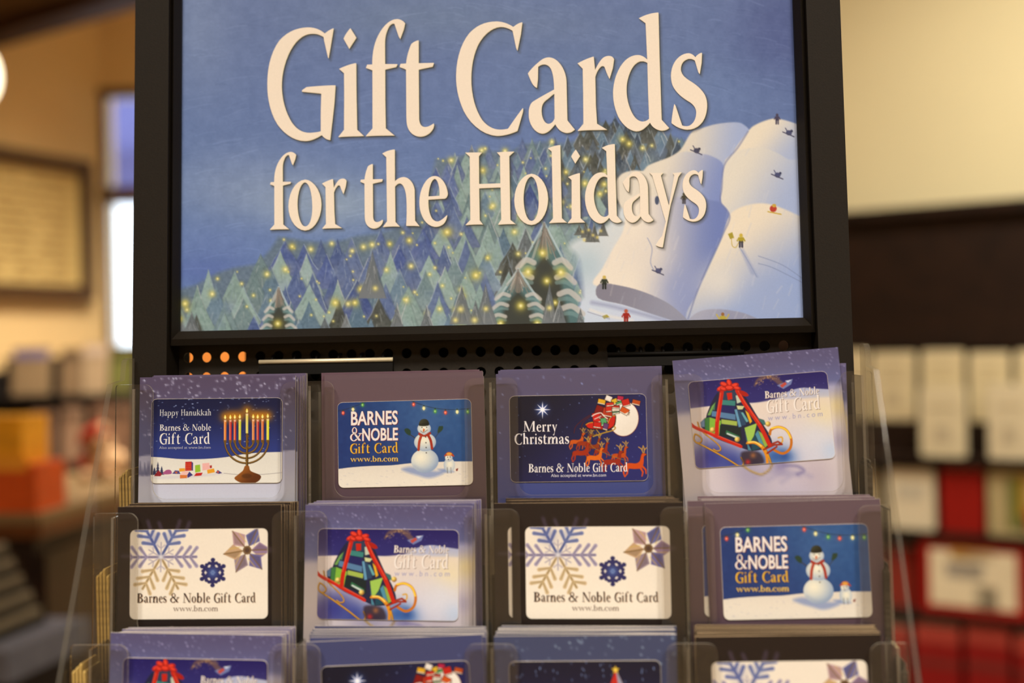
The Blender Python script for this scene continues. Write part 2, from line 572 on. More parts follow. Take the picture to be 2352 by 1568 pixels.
def art_snowman(cv):
    R = random.Random(5)
    cv.fill([(200, 300), (1900, 300), (1900, 1500), (200, 1500)], Grad((38, 80, 132), (1400, 480), (30, 56, 112), (600, 1100)))
    cv.glow(1250, 650, 330, (72, 108, 156), .45)
    cv.noise(4, 40, 26, 2)
    snow = spline([(300, 1160), (400, 1150), (520, 1135), (700, 1122), (900, 1115), (1090, 1095), (1300, 1085), (1500, 1078), (1800, 1078)], False)
    cv.fill(snow + [(1900, 1500), (250, 1500)], Grad((224, 214, 196), (0, 1090), (236, 226, 206), (0, 1320)))
    for k in range(46):
        x, y = R.uniform(410, 1640), R.uniform(1140, 1300)
        cv.line([(x, y), (x + R.uniform(10, 26), y + 3)], 4, (186, 182, 186), .6)
    cv.fill(spline([(1000, 1150), (1080, 1130), (1180, 1150), (1330, 1170), (1420, 1150), (1380, 1200), (1260, 1235), (1150, 1210), (1050, 1180)]), (120, 140, 186), .75, 16)
    cv.fill(spline([(1340, 1150), (1420, 1150), (1500, 1175), (1420, 1185)]), (130, 148, 186), .7, 10)
    # string of lights
    wire = spline([(380, 600), (440, 590), (520, 565), (620, 528), (700, 495)], False)
    cv.line(wire, 4, (28, 40, 50))
    wire = spline([(1090, 505), (1215, 550), (1320, 575), (1420, 586), (1530, 588), (1660, 575)], False)
    cv.line(wire, 4, (28, 40, 50))
    for x, y, c in ((438, 618, (222, 70, 48)), (533, 585, (236, 226, 150)), (625, 542, (84, 160, 62)), (1113, 538, (226, 72, 48)), (1210, 575, (236, 228, 150)),
                    (1318, 604, (86, 164, 66)), (1416, 616, (226, 76, 50)), (1527, 610, (238, 232, 156)), (1627, 608, (96, 166, 66))):
        cv.glow(x, y, 26, c, .45)
        cv.fill(spline([(x, y - 20), (x + 14, y), (x, y + 20), (x - 14, y)]), c)
        cv.glow(x - 2, y, 7, (255, 250, 220), .8)
        cv.fill([(x - 6, y - 30), (x + 6, y - 30), (x + 7, y - 17), (x - 7, y - 17)], (40, 60, 50))
    # snowman
    w, bl = (240, 234, 208), (142, 164, 190)
    cv.line([(1128, 858), (1062, 812)], 7, (60, 46, 40))
    cv.line([(1320, 850), (1358, 800)], 7, (60, 46, 40), .6)
    cv.ball(1220, 1072, 130, 112, w, bl, -.3, -.3)
    cv.fill(spline([(1120, 1110), (1200, 1150), (1290, 1140), (1335, 1090), (1320, 1150), (1220, 1182), (1130, 1150)]), (150, 160, 180), .35, 14)
    cv.ball(1222, 896, 104, 86, w, bl, -.1, -.25)
    cv.ball(1213, 768, 64, 56, w, bl, -.05, -.1)
    cv.fill(spline([(1165, 805), (1213, 828), (1265, 800), (1278, 818), (1225, 845), (1165, 832)]), (160, 48, 32))
    cv.line(spline([(1188, 830), (1168, 890), (1160, 968)], False), 24, (160, 48, 32))
    cv.line(spline([(1248, 826), (1275, 880), (1288, 955)], False), 24, (160, 48, 32))
    cv.line(spline([(1184, 834), (1164, 890), (1156, 966)], False), 6, (206, 96, 66), .8)
    for y in (848, 902, 947, 997):
        cv.fill(oval(1228 + (y - 848) * .04, y, 6, 6), (50, 44, 40))
    cv.fill([(1205, 765), (1222, 778), (1208, 802), (1200, 792)], (205, 100, 40))
    cv.fill(oval(1192, 757, 5, 5), (40, 36, 34))
    cv.fill(oval(1237, 755, 5, 5), (40, 36, 34))
    cv.line(spline([(1180, 788), (1205, 805), (1245, 780)], False), 4, (70, 60, 60))
    cv.fill(spline([(1162, 735), (1178, 690), (1215, 676), (1248, 690), (1262, 730), (1240, 742), (1190, 745)]), Grad((60, 62, 44), (1170, 690), (32, 36, 28), (1250, 745)))
    cv.line([(1168, 728), (1256, 720)], 8, (26, 28, 22), .9)
    cv.fill(spline([(1025, 775), (1055, 765), (1085, 790), (1080, 832), (1052, 822), (1032, 800)]), (36, 62, 48))
    cv.fill(spline([(1340, 805), (1352, 750), (1372, 745), (1392, 745), (1390, 775), (1365, 802)]), (40, 64, 48))
    # little one with a cap
    cv.ball(1452, 1112, 54, 66, w, bl, .1, -.1)
    cv.ball(1447, 1045, 36, 34, w, (170, 180, 190))
    cv.fill(spline([(1402, 1030), (1425, 998), (1450, 988), (1478, 1000), (1500, 1032), (1470, 1025), (1430, 1025)]), (178, 64, 36))
    cv.fill(oval(1450, 1008, 26, 14), (222, 158, 66))
    for x, y in ((1437, 1038), (1460, 1036), (1443, 1060)):
        cv.fill(oval(x, y, 5, 5), (36, 32, 30))
    for x in (1432, 1466):
        cv.line([(x, 1135), (x + 3, 1188)], 4, (90, 80, 70))
    cv.fill([(1515, 1150), (1536, 1140), (1530, 1166), (1516, 1168)], (120, 36, 26))


def deer(cv, x, y, s, col, flip=1, legs=True):
    """leaping deer drawn around (x, y)"""
    def P(q):
        return [(x + a * s * flip, y + b * s) for a, b in q]
    body = P([(-60, -4), (-30, -16), (10, -14), (34, -26), (44, -64), (54, -80), (76, -74), (82, -64), (64, -56), (60, -20), (48, 14), (10, 22), (-30, 20), (-58, 26), (-66, 10)])
    cv.fill(spline(body, n=4), (58, 22, 12))
    cv.fill(spline([(px + 1, py - 1) for px, py in P([(-58, -6), (-28, -15), (12, -13), (36, -28), (45, -62), (54, -76), (78, -70), (62, -56), (60, -20), (48, 14), (8, 22), (-30, 20), (-58, 24)])], n=4), col)
    if legs:
        for q in ([(-54, 16), (-66, 44), (-58, 70)], [(-40, 18), (-42, 48), (-56, 68)], [(40, 12), (56, 40), (50, 66)], [(52, 4), (74, 26), (76, 50)]):
            cv.line(P(q), 13 * s, col, 1, 0, 7 * s)
    for q in ([(58, -80), (48, -104), (30, -116)], [(52, -96), (56, -116)], [(64, -80), (66, -106), (58, -124)], [(66, -98), (80, -112)]):
        cv.line(P(q), 6 * s, (196, 150, 62), .95)


def art_christmas(cv):
    R = random.Random(8)
    cv.fill([(100, 300), (1900, 300), (1900, 1500), (100, 1500)], Grad((16, 20, 40), (500, 430), (34, 40, 104), (1300, 1260)))
    for k in range(70):
        x, y = R.uniform(300, 1570), R.uniform(445, 1240)
        cv.glow(x, y, R.choice((4, 4, 5, 7)), (150, 170, 220), R.uniform(.4, .9))
    cv.glow(604, 578, 60, (70, 110, 190), .8)                     # star
    for k in range(8):
        a = math.radians(k * 45 - 90)
        L = (80, 70, 78, 72, 84, 70, 84, 70)[k]
        n = (math.cos(a + math.pi / 2) * 9, math.sin(a + math.pi / 2) * 9)
        cv.fill([(604 + n[0], 578 + n[1]), (604 + L * math.cos(a), 578 + L * math.sin(a)), (604 - n[0], 578 - n[1])], (236, 238, 250))
    cv.glow(604, 578, 14, (255, 255, 255), 1)
    cv.fill(oval(1378, 666, 142, 168, 40, 8), (110, 40, 30))
    cv.fill(oval(1378, 666, 136, 162, 40, 8), Grad((246, 238, 222), (1300, 560), (236, 226, 208), (1450, 800)))
    K = (40, 14, 12)
    red, dred = (198, 30, 26), (128, 18, 20)
    # team
    for x, y, s, c in ((930, 880, 1.05, (196, 84, 26)), (1000, 895, 1.1, (150, 48, 24)), (1085, 925, 1.0, (140, 52, 22)), (965, 985, 1.25, (160, 44, 22)), (1160, 965, 1.0, (150, 44, 22)),
                       (1095, 1030, 1.2, (222, 104, 26)), (1330, 1010, 1.1, (186, 72, 24)), (1265, 1070, 1.35, (150, 38, 26)), (1470, 1105, 1.5, (206, 74, 22))):
        deer(cv, x, y, s, c)
    cv.line(spline([(1400, 1060), (1250, 1010), (1080, 930), (1040, 820)], False), 5, (150, 130, 60), .8)
    for q in ([(1055, 630), (980, 680), (920, 740), (905, 800)], [(1060, 640), (990, 700), (970, 790), (1000, 850)], [(1100, 690), (1060, 760), (1035, 830)]):
        cv.line(spline(q, False), 6, (88, 24, 22))
    # sleigh
    cv.fill(spline([(1010, 720), (1040, 700), (1110, 690), (1180, 730), (1215, 715), (1235, 660), (1275, 630), (1302, 632), (1300, 700), (1280, 745), (1215, 775), (1120, 770), (1040, 760)]), K)
    cv.fill(spline([(1020, 722), (1045, 706), (1108, 700), (1180, 740), (1222, 722), (1243, 668), (1276, 640), (1294, 642), (1290, 700), (1270, 738), (1212, 764), (1122, 760), (1045, 752)]), red)
    cv.line(spline([(1215, 745), (1235, 680), (1262, 642), (1296, 636)], False), 8, (214, 150, 50))
    cv.line(spline([(1016, 722), (1050, 703), (1108, 697)], False), 7, (214, 150, 50))
    cv.line(spline([(1085, 832), (1180, 800), (1270, 775), (1296, 752), (1285, 738)], False), 11, (180, 140, 40))
    for q in ([(1118, 768), (1150, 808)], [(1200, 770), (1225, 790)]):
        cv.line(q, 8, (180, 140, 40))
    for c in ((1018, 775), (1065, 800), (1100, 796)):
        cv.line(oval(c[0], c[1], 20, 20, 14, 0, 0, 280), 6, (120, 90, 40))

    def book(x, y, w, h, r, c, edge=(240, 226, 200)):
        a = math.radians(r)
        f = lambda px, py: (x + px * math.cos(a) - py * math.sin(a), y + px * math.sin(a) + py * math.cos(a))
        cv.fill([f(-w - 4, -h - 4), f(w + 4, -h - 4), f(w + 4, h + 12), f(-w - 4, h + 12)], K)
        cv.fill([f(-w, h), f(w, h), f(w, h + 8), f(-w, h + 8)], edge)
        cv.fill([f(-w, -h), f(w, -h), f(w, h), f(-w, h)], c)
    # heap of books and red bundles in the seat
    for b in ((1150, 585, 42, 40, 20, dred), (1130, 650, 48, 42, -10, red), (1195, 640, 44, 30, 20, (150, 40, 36)), (1225, 600, 46, 34, 12, (176, 52, 30)), (1250, 560, 44, 30, -6, (198, 40, 30)), (1300, 600, 32, 9, -8, (70, 120, 84)), (1300, 575, 34, 9, -5, (226, 216, 196)),
              (1302, 550, 34, 9, 4, (176, 40, 34)), (1185, 690, 26, 30, -10, (84, 160, 100)), (1168, 500, 34, 18, 12, (222, 168, 36)), (1235, 470, 30, 20, 22, (236, 228, 214)),
              (1290, 500, 26, 22, -20, (220, 176, 44)), (1345, 470, 28, 18, 10, (180, 30, 70)), (1335, 512, 30, 10, -18, (70, 150, 88)), (1395, 510, 34, 28, -14, (196, 36, 28)), (1495, 508, 36, 18, 14, (186, 76, 30)),
              (1385, 588, 38, 24, 28, (206, 84, 28)), (1245, 525, 34, 12, -6, (196, 46, 32)), (1125, 720, 34, 22, 8, red), (1205, 735, 22, 26, 14, (96, 60, 110))):
        book(*b)
    cv.fill([(1380, 620), (1435, 595), (1438, 640), (1410, 636)], (238, 228, 205))
    for k in range(3):
        cv.line([(1405 + k * 9, 632), (1425 + k * 4, 602)], 3, K)
    cv.line(spline([(1075, 640), (1110, 620), (1160, 610), (1190, 640), (1220, 665)], False), 10, (236, 228, 214), .9)
    cv.line([(1100, 668), (1160, 640)], 9, (236, 228, 214), .8)


def art_sled(cv, on_carrier=False):
    R = random.Random(11)
    if not on_carrier:
        cv.fill([(0, 200), (1600, 150), (1600, 700), (0, 760)], Grad((30, 24, 90), (600, 260), (44, 42, 108), (620, 520)))
        for k in range(46):
            x, y = R.uniform(190, 1330), R.uniform(290, 480)
            cv.glow(x, y, 4, (140, 130, 190), .5)
        hills = spline([(100, 590), (240, 575), (400, 555), (600, 535), (760, 530), (900, 500), (1000, 440), (1120, 405), (1250, 412), (1400, 420)], False)
        cv.fill(hills + [(1500, 1200), (100, 1200)], Grad((172, 178, 206), (900, 420), (226, 214, 200), (900, 600)), 1, 4)
        hills2 = spline([(150, 590), (400, 560), (560, 560), (760, 530), (900, 505), (1080, 500), (1400, 480)], False)
        cv.fill(hills2 + [(1500, 1200), (150, 1200)], Grad((228, 212, 196), (900, 520), (206, 204, 214), (1000, 1000)), 1, 10)
        for x, y, r, c, a in ((1300, 640, 160, (236, 218, 170), .8), (1250, 820, 170, (216, 216, 222), .7), (1000, 1000, 90, (110, 140, 190), .75), (1350, 940, 90, (190, 204, 222), .8),
                              (350, 1000, 190, (52, 56, 128), 1), (240, 1060, 120, (70, 66, 140), .9), (520, 1040, 150, (48, 62, 140), .9), (220, 640, 90, (220, 208, 206), .6), (880, 990, 110, (40, 88, 160), .9), (960, 985, 60, (30, 70, 140), .8), (700, 1030, 110, (30, 54, 120), .8)):
            cv.glow(x, y, r, c, a)
        # comet sleigh
        cv.line(spline([(730, 385), (760, 335), (830, 312), (900, 330), (950, 370)], False), 16, (150, 110, 70), .55, 8, 46)
        for k in range(60):
            t = R.random()
            cv.glow(740 + 210 * t + R.gauss(0, 8), 385 - 75 * math.sin(t * 2.4) + R.gauss(0, 10 + 10 * t), 5, (214, 170, 100), .5)
        cv.fill([(915, 385), (1050, 328), (1035, 375), (970, 415)], (120, 134, 180), .9)
        cv.fill([(940, 385), (985, 355), (1000, 372), (960, 405)], (196, 70, 50), .9)
        cv.fill([(985, 345), (1040, 335), (1010, 360)], (220, 226, 240), .9)
    gold, dg, red = (214, 160, 40), (120, 74, 24), (196, 34, 22)
    if not on_carrier:
        # heap of books
        cv.fill(spline([(300, 700), (330, 600), (420, 440), (560, 420), (640, 470), (740, 640), (840, 800), (850, 900), (700, 940), (560, 900), (380, 830), (270, 740)]), (30, 34, 64))
        for p, c in (([(420, 440), (480, 430), (560, 425), (600, 440), (580, 510), (440, 515)], (44, 60, 84)), ([(425, 505), (565, 515), (560, 560), (420, 548)], (56, 128, 120)), ([(420, 550), (560, 560), (550, 640), (405, 610)], (30, 36, 92)),
                     ([(362, 600), (560, 630), (562, 680), (358, 648)], (84, 124, 160)), ([(358, 580), (395, 530), (385, 600)], (70, 130, 90)), ([(322, 640), (362, 560), (400, 520), (350, 640)], (108, 156, 80)),
                     ([(300, 665), (340, 655), (335, 775), (300, 765)], (60, 120, 60)), ([(340, 655), (440, 685), (425, 810), (335, 780)], (128, 180, 60)), ([(440, 672), (575, 690), (572, 730), (440, 712)], (160, 182, 80)),
                     ([(430, 720), (600, 740), (610, 850), (420, 810)], (22, 38, 40)), ([(480, 765), (590, 815), (600, 850), (470, 795)], (44, 110, 70)), ([(485, 785), (590, 826), (585, 845), (480, 800)], (196, 214, 200)),
                     ([(552, 590), (575, 585), (610, 735), (585, 742)], (96, 150, 180)), ([(575, 588), (620, 610), (650, 720), (610, 730)], (40, 70, 100)), ([(570, 555), (640, 560), (620, 590), (580, 590)], (206, 210, 150)),
                     ([(605, 615), (625, 612), (672, 690), (650, 700)], (100, 166, 170)), ([(640, 590), (672, 620), (700, 690), (680, 712)], (228, 170, 36)), ([(565, 470), (600, 465), (630, 520), (575, 540)], (190, 200, 176)),
                     ([(632, 745), (740, 705), (705, 840), (660, 880)], (158, 196, 84)), ([(632, 745), (660, 880), (690, 940), (660, 940)], (70, 130, 150)), ([(720, 800), (745, 765), (800, 900), (770, 915)], (76, 140, 160)),
                     ([(745, 765), (790, 800), (830, 890), (800, 915)], (140, 172, 70)), ([(690, 850), (720, 800), (770, 915), (690, 945)], (22, 70, 86)), ([(700, 640), (760, 680), (810, 760), (790, 800)], (60, 40, 60)), ([(740, 660), (800, 680), (815, 720), (790, 720)], (60, 110, 104)),
                     ([(265, 700), (300, 665), (300, 740), (270, 740)], (90, 120, 150))):
            cv.fill(p, c)
            cv.line(p + [p[0]], 3, (20, 24, 40), .5)
    # runners
    def run(pts, w):
        cv.line(pts, w, dg)
        cv.line([(x - 2, y - 3) for x, y in pts], w * .55, gold)
    run(spline([(240, 700), (270, 770), (400, 880), (430, 930), (400, 945), (370, 930)], False), 12)
    run(spline([(215, 800), (240, 810), (270, 840), (262, 870), (225, 872), (205, 840), (215, 800)], False), 13)
    run(spline([(225, 872), (330, 925), (480, 1010), (590, 1075), (620, 1040), (600, 1000)], False), 15)
    run(spline([(590, 1070), (660, 1110), (760, 1142), (830, 1110), (850, 1060), (820, 960), (770, 890), (700, 868), (650, 880)], False), 17)
    cv.line(spline([(660, 872), (720, 872), (780, 915), (812, 980), (818, 1040)], False), 24, (222, 140, 30))
    cv.line(spline([(665, 868), (720, 866), (770, 900)], False), 10, (250, 220, 110))
    cv.line(spline([(845, 800), (858, 760), (920, 738), (985, 765), (1022, 840), (1010, 920), (950, 962), (880, 935)], False), 22, (196, 110, 26))
    cv.line(spline([(860, 750), (920, 738), (985, 765), (1018, 830)], False), 14, (246, 206, 60))
    cv.line(spline([(915, 830), (945, 825), (948, 862), (920, 885)], False), 12, gold)
    for q in ([(840, 890), (910, 862), (940, 880)], [(790, 930), (880, 890), (945, 885)], [(820, 960), (900, 905)]):
        cv.line(q, 15, (150, 40, 22))
    cv.line(spline([(170, 700), (220, 745), (330, 790), (420, 830), (600, 905)], False), 26, red)
    cv.line(spline([(225, 735), (330, 778), (420, 818), (596, 890)], False), 8, (236, 92, 60), .8)
    if not on_carrier:
        cv.line(spline([(450, 440), (435, 530), (405, 700), (400, 800)], False), 34, red)
        cv.line(spline([(440, 450), (425, 530), (398, 690)], False), 8, (236, 96, 66), .7)
        cv.line(spline([(580, 430), (640, 540), (760, 720), (840, 890)], False), 34, red)
        cv.line(spline([(590, 432), (650, 540), (768, 720)], False), 8, (236, 96, 66), .7)
        cv.fill(spline([(600, 425), (650, 440), (676, 470), (640, 478), (600, 450)]), (170, 30, 22))
        cv.fill([(490, 450), (535, 445), (538, 500), (500, 510)], red)
        for x, y, rx, ry, r in ((440, 410, 36, 20, -30), (470, 375, 36, 22, 20), (515, 362, 34, 22, 70), (560, 385, 38, 22, -20), (580, 408, 34, 18, 10), (515, 405, 40, 24, 0), (465, 415, 30, 18, 10)):
            cv.fill(oval(x, y, rx, ry, 18, r), (168, 26, 20))
            cv.fill(oval(x - 3, y - 4, rx * .7, ry * .6, 18, r), (228, 62, 44))
        for x, y in ((365, 762), (570, 845), (832, 712)):
            cv.ball(x, y, 22, 22, (250, 226, 120), (140, 90, 30))
        cv.fill(spline([(600, 960), (680, 940), (760, 960), (790, 1040), (700, 1060), (620, 1050)]), (44, 30, 40), .8, 12)
        cv.glow(655, 1035, 24, (190, 40, 40), .9)
        cv.glow(700, 980, 26, (180, 110, 60), .7)


def flake(cv, cx, cy, R0, cols, w, rot=0, a=1.0, branch=(.38, .6, .8)):
    for k in range(6):
        t = math.radians(60 * k + rot)
        ca, sa = math.cos(t), math.sin(t)
        c = cols[k]
        d = tuple(v * .62 for v in c)
        tip = (cx + R0 * ca, cy + R0 * sa)
        cv.line([(cx, cy), tip], w * 1.4, c, a)
        cv.line([(cx, cy), tip], w * .5, d, .8 * a)
        for b in branch:
            for sgn in (-1, 1):
                t2 = t + sgn * math.radians(52)
                L = R0 * (.34 - .12 * abs(b - .62))
                p = (cx + R0 * b * ca, cy + R0 * b * sa)
                e = (p[0] + L * math.cos(t2), p[1] + L * math.sin(t2))
                cv.line([p, e], w * 1.2, c, .9 * a, 0, w * 1.9)
                cv.line([p, e], w * .4, d, .6 * a)


def art_flakes(cv, a=1.0):
    blue, lil, tan = (106, 118, 168), (160, 150, 176), (206, 178, 130)
    flake(cv, 635, 542, 300, [lil, tan, tan, lil, blue, blue], 17, 0, a, (.4, .62, .82))
    flake(cv, 635, 542, 120, [(190, 180, 190)] * 6, 10, 30, .6 * a, (.6,))
    if a == 1:
        for x, y, r, c in ((560, 390, 70, (70, 84, 150)), (720, 380, 60, (110, 128, 176))):
            cv.glow(x, y, r, c, .35)
        cv.glow(635, 540, 26, (232, 230, 226), .8)
    navy = (44, 44, 92)
    for k in range(6):
        t = math.radians(60 * k + 30)
        for r, s in ((40, 26), (72, 24), (104, 20)):
            cv.fill(oval(1077 + r * math.cos(t), 672 + r * math.sin(t), s, s * .9, 10), navy, a)
        for sgn in (-1, 1):
            cv.fill(oval(1077 + 82 * math.cos(t + sgn * .36), 672 + 82 * math.sin(t + sgn * .36), 17, 15, 10), navy, a)
    cv.glow(1077, 672, 44, (76, 104, 164), .9 * a)
    cs = [(150, 124, 150), (112, 104, 150), (150, 130, 140), (196, 160, 120), (186, 150, 150), (104, 104, 152)]
    for k, ang in enumerate((0, 52, 118, 172, 232, 296)):
        t = math.radians(ang)
        c, s = math.cos(t), math.sin(t)
        f = lambda r, o: (1365 + r * c - o * s, 490 + r * s + o * c)
        cv.fill([f(34, 0), f(104, -66), f(206, -4), f(112, 64)], cs[k], a)
        cv.fill([f(50, 0), f(106, -50), f(190, -4)], tuple(v * .78 for v in cs[k]), .7 * a)
        cv.line([f(20, 0), f(200, -3)], 10, (120, 92, 50), .8 * a)
        cv.line([f(60, 34), f(150, 30)], 8, (214, 180, 80), .6 * a)
    cv.fill(oval(1365, 490, 36, 36), (118, 90, 60), a)
    cv.fill(oval(1365, 490, 20, 20), (84, 62, 50), a)


def art_flake_card(cv):
    cv.c[:] = (240, 228, 206)
    art_flakes(cv)


def art_treecard(cv):
    R = random.Random(4)
    cv.fill([(100, 1300), (1700, 1300), (1700, 2300), (100, 2300)], Grad((20, 22, 44), (0, 1410), (34, 40, 84), (0, 2000)))
    for k in range(120):
        x, y = R.uniform(260, 1450), R.uniform(1415, 2100)
        cv.line([(x, y - 7), (x + 2, y + 7)], R.uniform(5, 10), (120, 140, 180), R.uniform(.4, .9))
    cv.fill([(1100, 1470), (1180, 1640), (1280, 1900), (1300, 2060), (920, 2060), (960, 1880), (1040, 1620)], (196, 40, 32))
    cv.fill([(1100, 1470), (1180, 1640), (1280, 1900), (1300, 2060), (1180, 2060), (1120, 1640)], (150, 150, 166))
    for k in range(5):
        a = math.radians(-90 + 72 * k)
        cv.fill([(1098, 1476), (1098 + 14 * math.cos(a - .6), 1476 + 14 * math.sin(a - .6)), (1098 + 36 * math.cos(a), 1476 + 36 * math.sin(a)), (1098 + 14 * math.cos(a + .6), 1476 + 14 * math.sin(a + .6))], (228, 186, 40))
    cv.glow(1098, 1476, 14, (250, 220, 100), 1)
    cv.fill(spline([(200, 2060), (600, 2010), (1000, 2040), (1500, 2000)], False) + [(1600, 2300), (200, 2300)], (220, 220, 226))


# carriers: the printed board a gift card is fixed to, 102 x 118 mm, drawn in millimetres with the card spanning x 8..94, y 13..67
BW, BH = 103, 119


def stars(cv, n, y1, seed, col=(150, 150, 190), r=.35):
    R = random.Random(seed)
    for k in range(n):
        x, y = R.uniform(0, 102), R.random() ** 1.3 * y1
        cv.glow(x, y, r * R.uniform(.7, 1.4), col, R.uniform(.4, 1))


def board_hanukkah(cv):
    cv.fill([(-5, -5), (110, -5), (110, 130), (-5, 130)], Grad((84, 72, 96), (0, 0), (88, 92, 134), (0, 44)))
    stars(cv, 260, 48, 21, (206, 206, 232), .6)
    cv.fill(spline([(-4, 52), (6, 50), (20, 51), (50, 52), (80, 49), (106, 47)], False) + [(110, 130), (-5, 130)], Grad((178, 178, 202), (0, 50), (206, 206, 216), (0, 80)))
    for x, h in ((1, 9), (4, 8), (6.5, 10)):
        cv.fill([(x, 63 - h), (x + 2, 63), (x - 2, 63)], (92, 96, 132), .8)


def board_snowman(cv):
    cv.fill([(-5, -5), (110, -5), (110, 130), (-5, 130)], Grad((98, 78, 84), (0, 0), (84, 64, 72), (0, 90)))


def board_christmas(cv):
    cv.fill([(-5, -5), (110, -5), (110, 130), (-5, 130)], Grad((88, 80, 106), (0, 0), (62, 72, 128), (0, 80)))
    stars(cv, 70, 70, 23, (140, 150, 200), .5)


def board_sled(cv):
    cv.fill([(-5, -5), (110, -5), (110, 130), (-5, 130)], Grad((88, 82, 116), (0, 0), (100, 104, 148), (0, 26)))
    stars(cv, 260, 26, 25, (168, 164, 204), .35)
    cv.fill(spline([(-4, 34), (10, 33), (30, 30), (60, 28), (84, 22), (106, 23)], False) + [(110, 130), (-5, 130)], Grad((160, 158, 190), (0, 24), (212, 200, 196), (0, 44)), 1, 2)
    for x, y, r, c, a in ((98, 36, 9, (224, 204, 150), .9), (2, 40, 9, (206, 196, 196), .7), (97, 58, 8, (160, 152, 176), .7), (40, 74, 18, (150, 142, 172), .8), (80, 78, 16, (186, 170, 178), .8),
                          (20, 84, 16, (212, 198, 200), .8), (64, 88, 20, (196, 184, 198), .8), (60, 70, 6, (130, 122, 164), .8)):
        cv.glow(x, y, r, c, a)
    for k in range(3):
        cv.line(spline([(44 + 8 * k, 76 + 2 * k), (54 + 8 * k, 73 + k), (64 + 7 * k, 76 + k)], False), 2.4, (158, 150, 178), .5, 1.5)
    cv.line(spline([(62, 70), (70, 71), (74, 74), (70, 76)], False), 2.0, (128, 120, 160), .7, .8)
    cv.line(spline([(37, 68), (42, 72), (48, 74.4), (53, 72), (56, 67)], False), 1.2, (150, 118, 60), .85)
    cv.line(spline([(37, 67.6), (42, 71.6), (48, 74), (53, 71.6)], False), .5, (226, 196, 120), .8)


def board_flakes(cv):
    cv.c[:] = (34, 25, 22)
    for x, y in ((21, 9), (28, 10), (37, 9), (43, 10)):
        cv.line([(x, 15), (x + (2 if x > 30 else -2), y)], 2.2, (78, 66, 86), .55, .5)
    cv.line([(3, 30), (8, 30)], 2, (84, 74, 92), .5, .5)
    cv.fill([(93, 24), (98, 27), (93, 30)], (70, 56, 60), .7)
    cv.fill([(32, 76.5), (34.5, 72), (37, 76.5)], (206, 176, 160), .9)


def board_dusk(cv):
    cv.fill([(-5, -5), (110, -5), (110, 130), (-5, 130)], Grad((66, 72, 100), (0, 0), (58, 66, 110), (0, 90)))
    stars(cv, 220, 100, 27, (150, 170, 190), .5)


def board_navy(cv):
    cv.fill([(-5, -5), (110, -5), (110, 130), (-5, 130)], Grad((66, 70, 108), (0, 0), (54, 60, 108), (0, 90)))
    stars(cv, 40, 90, 29, (110, 120, 160), .5)
# ------------------------------------------------------------------ the poster's painting, drawn in the photograph's pixels
PX0, PY0, PX1, PY1, PSTEP = 380, -215, 1885, 800, 1.75
PW, PH = int((PX1 - PX0) / PSTEP) + 1, int((PY1 - PY0) / PSTEP) + 1


def pine(cv, R, x, top, h, w, col, edge, streak):
    """one painted conifer, apex (x, top)"""
    L, Rr = [], []
    n = 5
    for k in range(n + 1):
        t = k / n
        wd = w * .5 * (t ** 1.12) * (1 + R.uniform(-.1, .1))
        L.append((x - wd, top + h * t))
        Rr.append((x + wd, top + h * t))
    cv.fill(L + Rr[::-1], Grad(col, (x, top + h * .45), tuple(.78 * v + 36 for v in col), (x, top + h)), .95, .8)
    dk = tuple(v * .72 for v in col)
    cv.fill([(x, top)] + Rr, dk, .5, 2)
    for k in range(streak):
        t = R.uniform(.1, .95)
        o = R.uniform(-.8, .8) * w * .5 * t ** 1.12
        c = edge if R.random() < .6 else tuple(v * .7 for v in col)
        cv.line([(x + o * .5, top + h * t * .7), (x + o, top + h * t)], 2.2, c, R.uniform(.12, .4))
    if R.random() < .55:
        cv.line([(x, top + 1)] + (L if R.random() < .5 else Rr)[1:5], 2.4, edge, R.uniform(.35, .85))


def snowy_tree(cv, R, x, top, h, w, lights):
    green, teal, wht, drk = (84, 116, 118), (126, 160, 160), (198, 196, 190), (58, 60, 54)
    cv.fill([(x, top), (x + w * .16, top + h * .24), (x + w * .27, top + h * .34), (x + w * .36, top + h * .56), (x + w * .5, top + h), (x - w * .5, top + h),
             (x - w * .36, top + h * .56), (x - w * .27, top + h * .34), (x - w * .16, top + h * .24)], green)
    cv.fill([(x, top + h * .3), (x + w * .2, top + h * .5), (x + w * .32, top + h), (x - w * .32, top + h), (x - w * .2, top + h * .5)], drk, .92, 6)
    for sgn in (-1, 1):
        cv.line([(x, top), (x + sgn * w * .17, top + h * .24), (x + sgn * w * .3, top + h * .42)], 5, (186, 206, 210), .75)
        for t0 in (.38, .52, .68, .82):
            a = (x + sgn * w * (.06 + .2 * t0), top + h * t0)
            b = (x + sgn * w * (.2 + .36 * t0), top + h * (t0 + .05))
            m = ((a[0] + b[0]) / 2, min(a[1], b[1]) - h * .025)
            cv.line(spline([a, m, b], False), h * .055, wht, .85, 1.5)
            cv.line(spline([(a[0], a[1] + h * .05), (m[0], m[1] + h * .07), (b[0], b[1] + h * .045)], False), h * .04, teal, .6, 1.5)
        for k in range(14):
            o = R.uniform(.01, .14) * sgn
            cv.line([(x + o * w * .3, top + h * R.uniform(.04, .14)), (x + o * w * 1.3, top + h * R.uniform(.2, .36))], 2.6, R.choice((wht, (150, 140, 126), (96, 92, 86))), .6)
    cv.line([(x, top + 2), (x, top + h * .3)], 6, (128, 118, 108), .7, 1, 14)
    for lx, ly, r in lights:
        cv.glow(lx, ly, r * 1.7, (190, 180, 70), .55)
        cv.glow(lx, ly, r * .95, (228, 216, 110), .9)
        cv.glow(lx, ly, r * .4, (250, 244, 190), .9)


